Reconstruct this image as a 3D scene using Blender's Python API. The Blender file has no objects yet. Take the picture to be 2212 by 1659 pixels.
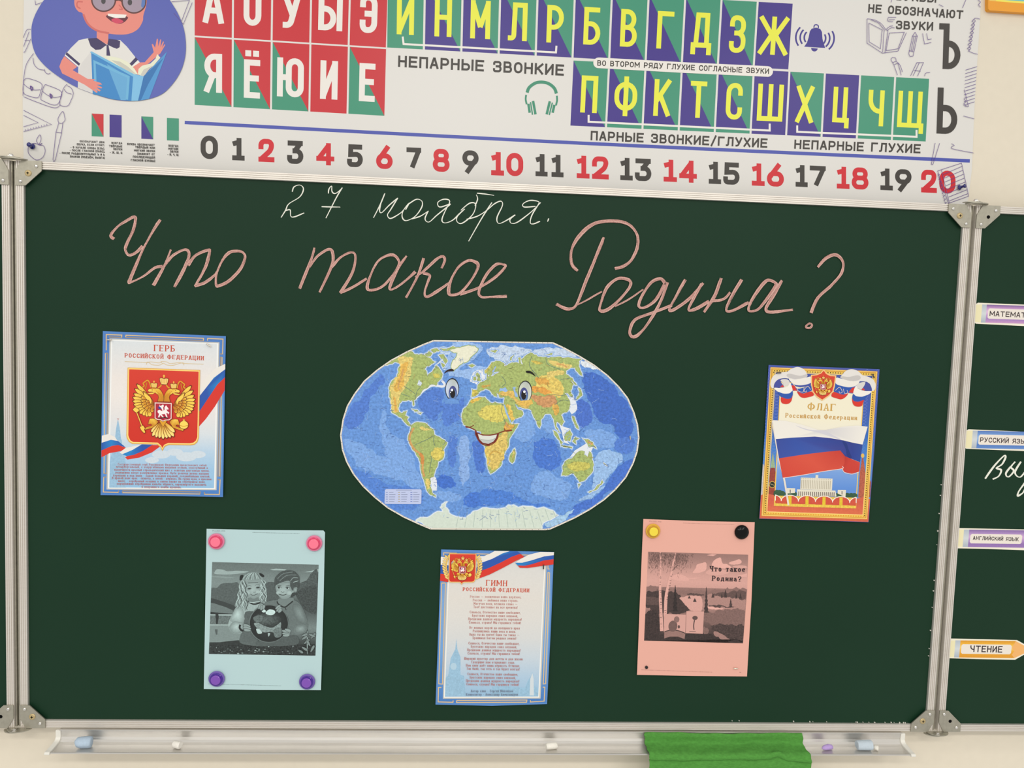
import bpy, bmesh, math, random
from mathutils import Vector, Matrix

# ------------------------------------------------------------------ camera, world, lights, exposure
S = bpy.context.scene
ROOT = S.collection
W, H, FPX = 2212.0, 1659.0, 1650.0
BX, ZT = 0.84253, 1.8836            # half width of the middle board, height of its upper inner edge
BW, BH = 1.68506, 0.98363           # inner size of the middle board


def rodrigues(r):
    t = r.length
    return Matrix.Rotation(t, 3, r / t)


ROT = rodrigues(Vector((math.radians(3.90430723), math.radians(-3.34263599), math.radians(1.88926298))))
CAM = Vector((0.77380739 - BX, -1.39141616, ZT - 0.25270091))


def b2w(v):                          # (right, down, into wall) -> world
    return Vector((v[0], v[2], -v[1]))


RIGHT, DOWN, FWD = b2w(ROT[0]), b2w(ROT[1]), b2w(ROT[2])
cam = bpy.data.objects.new('camera', bpy.data.cameras.new('camera'))
ROOT.objects.link(cam)
M = Matrix((RIGHT, -DOWN, -FWD)).transposed().to_4x4()
M.translation = CAM
cam.matrix_world = M
cam.data.sensor_width = 36
cam.data.lens = FPX / W * 36
cam.data.clip_start = 0.02
S.camera = cam

S.view_settings.view_transform = 'Standard'
S.view_settings.look = 'None'
S.view_settings.gamma = 1
S.view_settings.use_curve_mapping = False
S.view_settings.exposure = 0.17
S.cycles.use_denoising = True
S.cycles.max_bounces = 6

wd = bpy.data.worlds.new('room_light')
S.world = wd
wd.use_nodes = True
bg = wd.node_tree.nodes['Background']
bg.inputs[0].default_value = (1.0, 0.975, 0.93, 1)
bg.inputs[1].default_value = 0.62


def panel(name, x, y, z, sx, sy, power, col=(1, 0.965, 0.90)):
    l = bpy.data.lights.new(name, 'AREA')
    l.shape = 'RECTANGLE'
    l.size, l.size_y, l.energy, l.color = sx, sy, power, col
    o = bpy.data.objects.new(name, l)
    o.location = (x, y, z)
    ROOT.objects.link(o)


for _y, _p in ((-1.3, 4), (-2.9, 26), (-5.0, 26)):
    for _x in (-2.0, -0.1, 1.8):
        panel('ceiling_lamp', _x, _y, 3.1, 1.2, 0.3, _p)

# ------------------------------------------------------------------ helpers


def ray(px, py):
    return (RIGHT * ((px - W / 2) / FPX) + DOWN * ((py - H / 2) / FPX) + FWD)


def at(px, py, y=0.0):               # the point seen at a photograph pixel that lies at depth y
    d = ray(px, py)
    return CAM + d * ((y - CAM.y) / d.y)


def bw(x, d, z):                     # board millimetre-free coordinates -> world (x right, down) at depth z
    return Vector((x - BX, z, ZT - d))


def lin(c):
    r = []
    for k in c[:3]:
        k = k / 255.0
        r.append(k / 12.92 if k <= 0.04045 else ((k + 0.055) / 1.055) ** 2.4)
    return r


def tag(o, label=None, cat=None, group=None, kind=None):
    for k, v in (('label', label), ('category', cat), ('group', group), ('kind', kind)):
        if v:
            o[k] = v
    return o


def mesh_obj(name, V, F, mat, parent=None, smooth=False, origin=None):
    o0 = Vector(origin) if origin is not None else Vector((0, 0, 0))
    m = bpy.data.meshes.new(name)
    m.from_pydata([tuple(Vector(v) - o0) for v in V], [], F)
    m.update()
    if mat:
        m.materials.append(mat)
    if smooth:
        for p in m.polygons:
            p.use_smooth = True
    o = bpy.data.objects.new(name, m)
    ROOT.objects.link(o)
    if parent is not None:
        o.parent = parent
        k, p = o0, parent
        while p is not None:
            k, p = k - p.location, p.parent
        o.location = k
    else:
        o.location = o0
    return o


def fix_normals(o):
    b = bmesh.new()
    b.from_mesh(o.data)
    bmesh.ops.recalc_face_normals(b, faces=b.faces)
    b.to_mesh(o.data)
    b.free()
    return o


def empty(name, loc, label, cat, group=None):
    o = bpy.data.objects.new(name, None)
    o.empty_display_size = 0.02
    o.location = loc
    ROOT.objects.link(o)
    return tag(o, label, cat, group)


def box(V, F, a, b):
    n = len(V)
    x0, y0, z0 = a
    x1, y1, z1 = b
    V += [(x0, y0, z0), (x1, y0, z0), (x1, y1, z0), (x0, y1, z0), (x0, y0, z1), (x1, y0, z1), (x1, y1, z1), (x0, y1, z1)]
    F += [tuple(n + i for i in f) for f in ((0, 3, 2, 1), (4, 5, 6, 7), (0, 1, 5, 4), (1, 2, 6, 5), (2, 3, 7, 6), (3, 0, 4, 7))]


def prism(V, F, pts, off):           # polygon pts (Vectors) swept by off
    n, k = len(V), len(pts)
    V += [tuple(p) for p in pts] + [tuple(Vector(p) + off) for p in pts]
    F += [tuple(n + i for i in range(k)), tuple(n + k + i for i in reversed(range(k)))]
    F += [(n + i, n + k + i, n + k + (i + 1) % k, n + (i + 1) % k) for i in range(k)]


def lathe(V, F, prof, c, ax, seg=32):  # prof (radius, height) turned about ax at c
    ax = Vector(ax).normalized()
    u = ax.orthogonal().normalized()
    v = ax.cross(u)
    n = len(V)
    for r, h in prof:
        for i in range(seg):
            t = 2 * math.pi * i / seg
            V.append(tuple(Vector(c) + ax * h + (u * math.cos(t) + v * math.sin(t)) * r))
    for j in range(len(prof) - 1):
        for i in range(seg):
            a, b = n + j * seg + i, n + j * seg + (i + 1) % seg
            F.append((a, b, b + seg, a + seg))
    F.append(tuple(n + i for i in reversed(range(seg))))
    F.append(tuple(n + (len(prof) - 1) * seg + i for i in range(seg)))


def shaded(o, deg=35):
    o.data.polygons.foreach_set('use_smooth', [True] * len(o.data.polygons))
    o.data.update()
    e = {}
    for p in o.data.polygons:
        for k in p.edge_keys:
            e.setdefault(k, []).append(p.normal.copy())
    lim = math.radians(deg)
    for ed in o.data.edges:
        n = e.get(ed.key, [])
        if len(n) == 2 and n[0].length > 0 and n[1].length > 0 and n[0].angle(n[1]) > lim:
            ed.use_edge_sharp = True
    return o


# ------------------------------------------------------------------ materials
def mat(name, col, rough=0.5, metal=0.0, spec=0.4, bump=None, var=None, coat=0.0, trans=0.0, aniso=None):
    m = bpy.data.materials.new(name)
    m.use_nodes = True
    nt = m.node_tree
    p = nt.nodes['Principled BSDF']
    p.inputs['Base Color'].default_value = (*lin(col), 1)
    p.inputs['Roughness'].default_value = rough
    p.inputs['Metallic'].default_value = metal
    p.inputs['Specular IOR Level'].default_value = spec
    p.inputs['Coat Weight'].default_value = coat
    p.inputs['Transmission Weight'].default_value = trans
    tc = nt.nodes.new('ShaderNodeTexCoord')
    if var:                          # (scale, amount, stretch xyz)
        mp = nt.nodes.new('ShaderNodeMapping')
        mp.inputs['Scale'].default_value = var[2] if len(var) > 2 else (1, 1, 1)
        nz = nt.nodes.new('ShaderNodeTexNoise')
        nz.inputs['Scale'].default_value = var[0]
        nz.inputs['Detail'].default_value = 6
        nt.links.new(tc.outputs['Object'], mp.inputs[0])
        nt.links.new(mp.outputs[0], nz.inputs['Vector'])
        mr = nt.nodes.new('ShaderNodeMapRange')
        mr.inputs[3].default_value = 1 - var[1]
        mr.inputs[4].default_value = 1 + var[1]
        mr.inputs[1].default_value, mr.inputs[2].default_value = 0.25, 0.75
        nt.links.new(nz.outputs[0], mr.inputs[0])
        mx = nt.nodes.new('ShaderNodeMix')
        mx.data_type = 'RGBA'
        mx.blend_type = 'MULTIPLY'
        mx.inputs[0].default_value = 1
        mx.inputs[6].default_value = (*lin(col), 1)
        nt.links.new(mr.outputs[0], mx.inputs[7])
        nt.links.new(mx.outputs[2], p.inputs['Base Color'])
    if bump:                         # (scale, strength, stretch)
        mp = nt.nodes.new('ShaderNodeMapping')
        mp.inputs['Scale'].default_value = bump[2] if len(bump) > 2 else (1, 1, 1)
        nz = nt.nodes.new('ShaderNodeTexNoise')
        nz.inputs['Scale'].default_value = bump[0]
        nz.inputs['Detail'].default_value = 5
        nt.links.new(tc.outputs['Object'], mp.inputs[0])
        nt.links.new(mp.outputs[0], nz.inputs['Vector'])
        bp = nt.nodes.new('ShaderNodeBump')
        bp.inputs['Strength'].default_value = bump[1]
        bp.inputs['Distance'].default_value = 0.001
        nt.links.new(nz.outputs[0], bp.inputs['Height'])
        nt.links.new(bp.outputs[0], p.inputs['Normal'])
    return m


def print_mat(name, rough, scale, spec=0.35, contrast=1.0):
    """Ink on paper: colour from the drawing, mottled by procedural noise by the drawing's own amount (alpha)."""
    m = bpy.data.materials.new(name)
    m.use_nodes = True
    nt = m.node_tree
    p = nt.nodes['Principled BSDF']
    p.inputs['Roughness'].default_value = rough
    p.inputs['Specular IOR Level'].default_value = spec
    at_ = nt.nodes.new('ShaderNodeVertexColor')
    at_.layer_name = 'Col'
    tc = nt.nodes.new('ShaderNodeTexCoord')
    nz = nt.nodes.new('ShaderNodeTexNoise')
    nz.inputs['Scale'].default_value = scale
    nz.inputs['Detail'].default_value = 8
    nz.inputs['Roughness'].default_value = 0.65
    nt.links.new(tc.outputs['Object'], nz.inputs['Vector'])
    mr = nt.nodes.new('ShaderNodeMapRange')
    mr.inputs[1].default_value, mr.inputs[2].default_value = 0.3, 0.7
    mr.inputs[3].default_value, mr.inputs[4].default_value = -contrast, contrast
    nt.links.new(nz.outputs[0], mr.inputs[0])
    ma = nt.nodes.new('ShaderNodeMath')
    ma.operation = 'MULTIPLY_ADD'
    nt.links.new(mr.outputs[0], ma.inputs[0])
    nt.links.new(at_.outputs['Alpha'], ma.inputs[1])
    ma.inputs[2].default_value = 1
    mx = nt.nodes.new('ShaderNodeMix')
    mx.data_type = 'RGBA'
    mx.blend_type = 'MULTIPLY'
    mx.inputs[0].default_value = 1
    nt.links.new(at_.outputs['Color'], mx.inputs[6])
    nt.links.new(ma.outputs[0], mx.inputs[7])
    nt.links.new(mx.outputs[2], p.inputs['Base Color'])
    return m


PRINT = print_mat('printed_paper', 0.45, 330)
MAPP = print_mat('map_print', 0.5, 230, 0.3, 1.2)
GLOSS = print_mat('laminated_print', 0.32, 60, 0.3)
CHALK = print_mat('chalk', 0.95, 900, 0.05, 1.3)
WALL = mat('painted_wall', (226, 217, 199), 0.75, spec=0.2, bump=(420, 0.12), var=(60, 0.015))
BOARD = mat('green_enamel', (21, 51, 34), 0.46, spec=0.15, bump=(1500, 0.03), var=(3, 0.06))
ALU = mat('brushed_aluminium', (222, 216, 208), 0.4, metal=0.55, spec=0.5, var=(40, 0.05, (1, 1, 30)))
ALUH = mat('brushed_aluminium_tray', (214, 211, 206), 0.36, metal=0.75, spec=0.5, var=(60, 0.05, (0.15, 3, 3)))
STEEL = mat('galvanised_steel', (172, 168, 154), 0.45, metal=0.75, spec=0.5, var=(130, 0.1))
CHROME = mat('polished_rivet', (225, 222, 216), 0.22, metal=1.0)
BRASS = mat('yellow_zinc_screw', (190, 170, 126), 0.45, metal=0.5)
BLACK = mat('black_void', (8, 8, 8), 0.9, spec=0.1)

# ------------------------------------------------------------------ a stroke alphabet
GL = {
 'А': '0,0 44,100 56,100 100,0|20,30 80,30', 'Б': '92,100 0,100 0,0 100*,0 100*,57 0,57',
 'В': '0,52 0,100 90*,100 90*,52 20,52|0,52 0,0 100*,0 100*,52 20,52', 'Г': '0,0 0,100 100,100',
 'Д': '0,-14 0,8 100,8 100,-14|16,8 26,100 84,100 84,8', 'Е': '100,100 0,100 0,0 100,0|0,52 88,52',
 'Ж': '0,100 42,52 0,0|100,100 58,52 100,0|50,0 50,100|42,52 58,52',
 'З': '0,80 0*,100 96*,100 96*,53 40,53|40,53 100*,53 100*,0 0*,0 0,20', 'И': '0,100 0,0 100,100 100,0',
 'К': '0,0 0,100|100,100 10,44|32,58 100,0', 'Л': '100,0 100,100 30,100 24*,0 0,0', 'М': '0,0 0,100 50,28 100,100 100,0',
 'Н': '0,0 0,100|100,0 100,100|0,52 100,52', 'О': '0*,0 100*,0 100*,100 0*,100z', 'П': '0,0 0,100 100,100 100,0',
 'Р': '0,0 0,100 100*,100 100*,40 0,40', 'С': '100,76 100*,100 0*,100 0*,0 100*,0 100,24', 'Т': '0,100 100,100|50,0 50,100',
 'У': '0,100 54,36|100,100 42*,0 12,0', 'Ф': '50,-8 50,108|0*,10 100*,10 100*,90 0*,90z', 'Х': '0,0 100,100|0,100 100,0',
 'Ц': '0,100 0,0 100,0 100,-18|82,100 82,0', 'Ч': '0,100 0*,40 100,40|100,100 100,0', 'Ш': '0,100 0,0 100,0 100,100|50,100 50,0',
 'Щ': '0,100 0,0 100,0 100,-18|45,100 45,0|90,100 90,0', 'Ъ': '0,100 28,100 28,0 100*,0 100*,57 28,57',
 'Ы': '0,100 0,0 66*,0 66*,57 0,57|100,100 100,0', 'Ь': '0,100 0,0 100*,0 100*,57 0,57',
 'Э': '0,78 0*,100 100*,100 100*,0 0*,0 0,22|40,50 100,50', 'Ю': '0,0 0,100|0,50 42,50|42*,0 100*,0 100*,100 42*,100z',
 'Я': '100,0 100,100 0*,100 0*,44 100,44|46,44 0,0',
 '0': '0*,0 100*,0 100*,100 0*,100z', '1': '58,0 58,100|6,83 50,89|0,0 100,0', '2': '2,70 2*,100 96*,100 96*,56 2,0 100,0',
 '3': '5,100 95,100 48,58 100*,58 100*,0 0*,0 0,20', '4': '74,0 74,100 0,24 100,24', '5': '94,100 12,100 10,56 100*,60 100*,0 0*,0 0,18',
 '6': '72,104 14,48|0*,0 100*,0 100*,60 0*,60z', '7': '0,100 100,100 34,0', '8': '6*,53 94*,53 94*,100 6*,100z|0*,0 100*,0 100*,53 0*,53z',
 '9': '28,-4 86,52|0*,40 100*,40 100*,100 0*,100z',
 'а': '8,84 8*,100 94*,100 94,0|94,58 0*,58 0*,0 94,0', 'б': '95,150 0*,140 0*,0 100*,0 100*,95 0*,95 0,50', 'е': '0,52 100,52 100*,100 0*,100 0*,0 98,0 98,6',
 'р': '0,-48 0,100|0,92 100*,100 100*,0 0,8', 'у': '0,100 50,4|100,100 38,-48 8,-48', 'ф': '50,-48 50,150|0*,0 100*,0 100*,100 0*,100z',
 '.': '50,0 50,2', ',': '60,2 40,-18', '-': '0,40 100,40', '—': '0,40 100,40', '!': '50,30 50,100|50,0 50,2', '/': '0,-12 100,112',
 '(': '90*,112 10*,112 10*,-12 90,-12', ')': '10*,112 90*,112 90*,-12 10,-12', '?': '0,76 0*,100 100*,100 100*,52 50,46 50,28|50,0 50,2', ':': '50,0 50,2|50,60 50,62', '_': '0,-10 100,-10',
}
GW = {'Ж': 1.5, 'Ш': 1.4, 'Щ': 1.5, 'Ю': 1.45, 'Ф': 1.4, 'М': 1.3, 'Ы': 1.4, 'Д': 1.2, 'Ц': 1.1, 'Г': .95, 'Т': 1.12, '1': .85, '.': .22, ',': .26, '-': .5, '—': 1.7,
      '!': .25, '(': .4, ')': .4, ':': .22, '/': .8, ' ': .62, 'Л': 1.08, 'Ъ': 1.2, 'Я': 1.02, 'У': 1.02}
LOWW = 0.86


def parse(spec, din, asp):
    out = []
    for st in spec.split('|'):
        z = st.endswith('z')
        P = []
        for t in st.rstrip('z').split():
            r = '*' in t
            x, y = t.replace('*', '').split(',')
            P.append((float(x) / 100, float(y) / 100, r))
        n = len(P)
        pts = []
        for i, (x, y, r) in enumerate(P):
            if not r or (not z and i in (0, n - 1)):
                pts.append((x, y, not r))
                continue
            a, b = P[i - 1], P[(i + 1) % n]
            la = math.hypot((a[0] - x) * asp, a[1] - y)
            lb = math.hypot((b[0] - x) * asp, b[1] - y)
            da, db = la * (0.5 if a[2] else 0.8), lb * (0.5 if b[2] else 0.8)
            if din:
                da = db = min(da, db)
            fa, fb = (da / la if la else 0), (db / lb if lb else 0)
            A = (x + (a[0] - x) * fa, y + (a[1] - y) * fa)
            B = (x + (b[0] - x) * fb, y + (b[1] - y) * fb)
            for k in range(7):
                t = k / 6
                k1 = 0.56
                c1 = (A[0] + (x - A[0]) * k1, A[1] + (y - A[1]) * k1)
                c2 = (B[0] + (x - B[0]) * k1, B[1] + (y - B[1]) * k1)
                q = [(1 - t) ** 3 * A[j] + 3 * (1 - t) ** 2 * t * c1[j] + 3 * (1 - t) * t * t * c2[j] + t ** 3 * B[j] for j in (0, 1)]
                pts.append((q[0], q[1], False))
        out.append((pts, z))
    return out


def dedupe(P, z):
    Q = []
    for p in P:
        if not Q or (p[0] - Q[-1][0]) ** 2 + (p[1] - Q[-1][1]) ** 2 > 1e-14:
            Q.append(p)
    if z and len(Q) > 2 and (Q[0][0] - Q[-1][0]) ** 2 + (Q[0][1] - Q[-1][1]) ** 2 < 1e-14:
        Q.pop()
    return Q


def strip(P, w, closed=False, cap=0.0, miter=1.7):
    """2-D ribbon along P, w a width or one per point -> list of quads"""
    P = dedupe([tuple(p) for p in P], closed)
    n = len(P)
    if n < 2:
        return []
    ws = [w] * n if not isinstance(w, (list, tuple)) else [w[min(len(w) - 1, int(i * (len(w) - 1) / max(1, n - 1) + .5))] for i in range(n)]
    if cap and not closed:
        P = list(P)
        for i, j in ((0, 1), (-1, -2)):
            dx, dy = P[i][0] - P[j][0], P[i][1] - P[j][1]
            L = math.hypot(dx, dy)
            P[i] = (P[i][0] + dx / L * cap, P[i][1] + dy / L * cap)
    a, b = [], []
    for i in range(n):
        d0 = d1 = None
        if i > 0 or closed:
            d0 = (P[i][0] - P[i - 1][0], P[i][1] - P[i - 1][1])
        if i < n - 1 or closed:
            q = P[(i + 1) % n]
            d1 = (q[0] - P[i][0], q[1] - P[i][1])
        d0, d1 = d0 or d1, d1 or d0
        l0, l1 = math.hypot(*d0), math.hypot(*d1)
        n0, n1 = (-d0[1] / l0, d0[0] / l0), (-d1[1] / l1, d1[0] / l1)
        mx, my = n0[0] + n1[0], n0[1] + n1[1]
        L = math.hypot(mx, my)
        if L < 1e-6:
            mx, my, k = n0[0], n0[1], 1
        else:
            mx, my = mx / L, my / L
            k = min(miter, 1 / max(0.05, mx * n0[0] + my * n0[1]))
        h = ws[i] * 0.5 * k
        a.append((P[i][0] + mx * h, P[i][1] + my * h))
        b.append((P[i][0] - mx * h, P[i][1] - my * h))
    return [[a[i], a[(i + 1) % n], b[(i + 1) % n], b[i]] for i in range(n if closed else n - 1)]


def glyph(ch, x0, y0, w, h, sw, style):
    """quads of one character in the box x0,y0,w,h (a metric plane)"""
    dots = []
    base = ch
    if ch in 'ЁёЙй':
        base = {'Ё': 'Е', 'ё': 'е', 'Й': 'И', 'й': 'и'}[ch]
    spec = GL.get(base) or GL.get(base.upper())
    if spec is None:
        return []
    hh = h * (0.70 if ch.islower() else 1.0)
    thin = sw if style != 'serif' else sw * 0.5
    ex = min(sw, w * 0.5)
    X = lambda x: x0 + ex / 2 + x * (w - ex)
    Y = lambda y: y0 + thin / 2 + y * (hh - thin)
    out = []
    ends = []
    for pts, z in parse(spec, style == 'din', max(0.05, w / hh)):
        P = [(X(p[0]), Y(p[1])) for p in pts]
        if style != 'serif':
            cuts = [0]
            for i in range(1, len(P) - 1):
                if pts[i][2]:
                    a, b = (P[i - 1][0] - P[i][0], P[i - 1][1] - P[i][1]), (P[i + 1][0] - P[i][0], P[i + 1][1] - P[i][1])
                    if (a[0] * b[0] + a[1] * b[1]) / (math.hypot(*a) * math.hypot(*b) + 1e-12) > .35:
                        cuts.append(i)
            if len(cuts) == 1:
                out += strip(P, sw, z, sw / 2)
                continue
            for i, j in zip(cuts, cuts[1:] + [len(P) - 1]):   # acute corners: every limb keeps its full width
                r = P[i:j + 1]
                for e, f_ in ((0, 1), (-1, -2)):
                    dx, dy = r[e][0] - r[f_][0], r[e][1] - r[f_][1]
                    L = math.hypot(dx, dy) or 1
                    k = (sw / 2 if min(abs(dx), abs(dy)) < .2 * L else sw * .06) / L
                    r[e] = (r[e][0] + dx * k, r[e][1] + dy * k)
                out += strip(r, sw)
            continue
        runs, cur = [], []
        for i, p in enumerate(P):
            cur.append(p)
            if pts[i][2] and 0 < i < len(P) - 1:
                runs.append(cur)
                cur = [p]
        runs.append(cur)
        for r in runs:
            r = dedupe(r, False)
            if z and len(runs) == 1:
                r = r + [r[0]]
            if len(r) < 2:
                continue
            ws = []
            for i in range(len(r)):
                a, b = r[max(0, i - 1)], r[min(len(r) - 1, i + 1)]
                L = math.hypot(b[0] - a[0], b[1] - a[1]) or 1
                s = abs(b[1] - a[1]) / L
                if len(r) == 2 and 0.3 < s < 0.97 and (b[1] - a[1]) * (b[0] - a[0]) > 0:
                    s = 0.15           # thin up-strokes
                ws.append(thin + (sw - thin) * s ** 1.6)
            out += strip(r, ws, False, thin / 2)
        if not z:
            for i, j in ((0, 1), (-1, -2)):
                yy = pts[i][1]
                if yy in (0, 1) and abs(P[i][1] - P[j][1]) > 0.5 * abs(P[i][0] - P[j][0]):
                    ends.append((P[i][0], P[i][1]))
            for i in range(1, len(P) - 1):
                if pts[i][2] and pts[i][1] in (0, 1) and base in 'БВГЕИМНПРЦШЩЪЫЬЯ':
                    ends.append((P[i][0], P[i][1]))
    for (x, y) in ends:
        out.append([(x - sw * 0.85, y - thin / 2), (x + sw * 0.85, y - thin / 2), (x + sw * 0.85, y + thin / 2), (x - sw * 0.85, y + thin / 2)])
    if style == 'serif' and base.upper() in 'ТГЕ':
        top = y0 + hh
        for fx in ((0, 1) if base.upper() == 'Т' else (1,)):
            x = x0 + fx * w
            i = -1 if fx else 1
            out.append([(x, top), (x + i * thin * 1.1, top), (x + i * thin * .4, top - sw * 1.3), (x, top - sw * 1.3)])
    if ch in 'Ёё':
        for fx in (0.26, 0.74):
            cx, cy, r = x0 + w * fx, y0 + hh * 1.16, sw * 0.5
            out.append([(cx - r, cy - r), (cx + r, cy - r), (cx + r, cy + r), (cx - r, cy + r)])
    if ch in 'Йй':
        cx, cy = x0 + w / 2, y0 + hh * 1.1
        out += strip([(cx - w * .27, cy + hh * .12), (cx - w * .15, cy), (cx + w * .15, cy), (cx + w * .27, cy + hh * .12)], sw * 0.6)
    return out


def lay(s, length, h, sw, style):
    gap = (0.17 if style == 'serif' else 0.125) * h + (0.15 * sw if style == 'serif' else 0)
    wid = []
    for ch in s:
        k = GW.get(ch, GW.get(ch.upper(), 1.0) if ch.islower() else 1.0)
        wid.append(0.58 * h * k * (LOWW if ch.islower() else 1))
    tot = sum(wid) + gap * (len(s) - 1)
    f = length / tot
    x, out = 0, []
    for ch, w in zip(s, wid):
        if ch != ' ':
            out += glyph(ch, x * f, 0, w * f, h, sw, style)
        x += w + gap
    return out


# ------------------------------------------------------------------ drawing on a flat sheet
def smooth(P, closed=False, k=6):
    n = len(P)
    if n < 3:
        return list(P)
    out = []
    for i in range(n if closed else n - 1):
        g = (lambda j: P[j % n]) if closed else (lambda j: P[max(0, min(n - 1, j))])
        a, b, c, d = g(i - 1), g(i), g(i + 1), g(i + 2)
        for s in range(k):
            t = s / k
            out.append(tuple(0.5 * (2 * b[j] + (c[j] - a[j]) * t + (2 * a[j] - 5 * b[j] + 4 * c[j] - d[j]) * t * t + (3 * b[j] - a[j] - 3 * c[j] + d[j]) * t ** 3) for j in (0, 1)))
    if not closed:
        out.append(tuple(P[-1]))
    return out


def clip(P, Q):
    """polygon P cut to the convex polygon Q (clockwise in image axes)"""
    for i in range(len(Q)):
        a, b = Q[i], Q[(i + 1) % len(Q)]
        f = lambda p: (b[0] - a[0]) * (p[1] - a[1]) - (b[1] - a[1]) * (p[0] - a[0])
        out = []
        for j in range(len(P)):
            p, c = P[j - 1], P[j]
            fp, fc = f(p), f(c)
            if (fp >= 0) != (fc >= 0):
                t = fp / (fp - fc)
                out.append((p[0] + (c[0] - p[0]) * t, p[1] + (c[1] - p[1]) * t))
            if fc >= 0:
                out.append(c)
        P = out
        if len(P) < 3:
            return []
    return P


def ragged(P, amp=.16, depth=3, seed=1, closed=True):
    """a coastline: every side broken at random again and again"""
    rnd = random.Random(seed)
    for _ in range(depth):
        Q = []
        for i in range(len(P) if closed else len(P) - 1):
            a, b = P[i], P[(i + 1) % len(P)]
            k = rnd.uniform(-amp, amp)
            Q += [a, ((a[0] + b[0]) / 2 - (b[1] - a[1]) * k, (a[1] + b[1]) / 2 + (b[0] - a[0]) * k)]
        P = Q if closed else Q + [P[-1]]
    return P


def hull(P):
    P = sorted(set(P))
    f = lambda o, a, b: (a[0] - o[0]) * (b[1] - o[1]) - (a[1] - o[1]) * (b[0] - o[0])
    out = []
    for S_ in (P, P[::-1]):
        h = []
        for p in S_:
            while len(h) > 1 and f(h[-2], h[-1], p) <= 0:
                h.pop()
            h.append(p)
        out += h[:-1]
    return out


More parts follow.
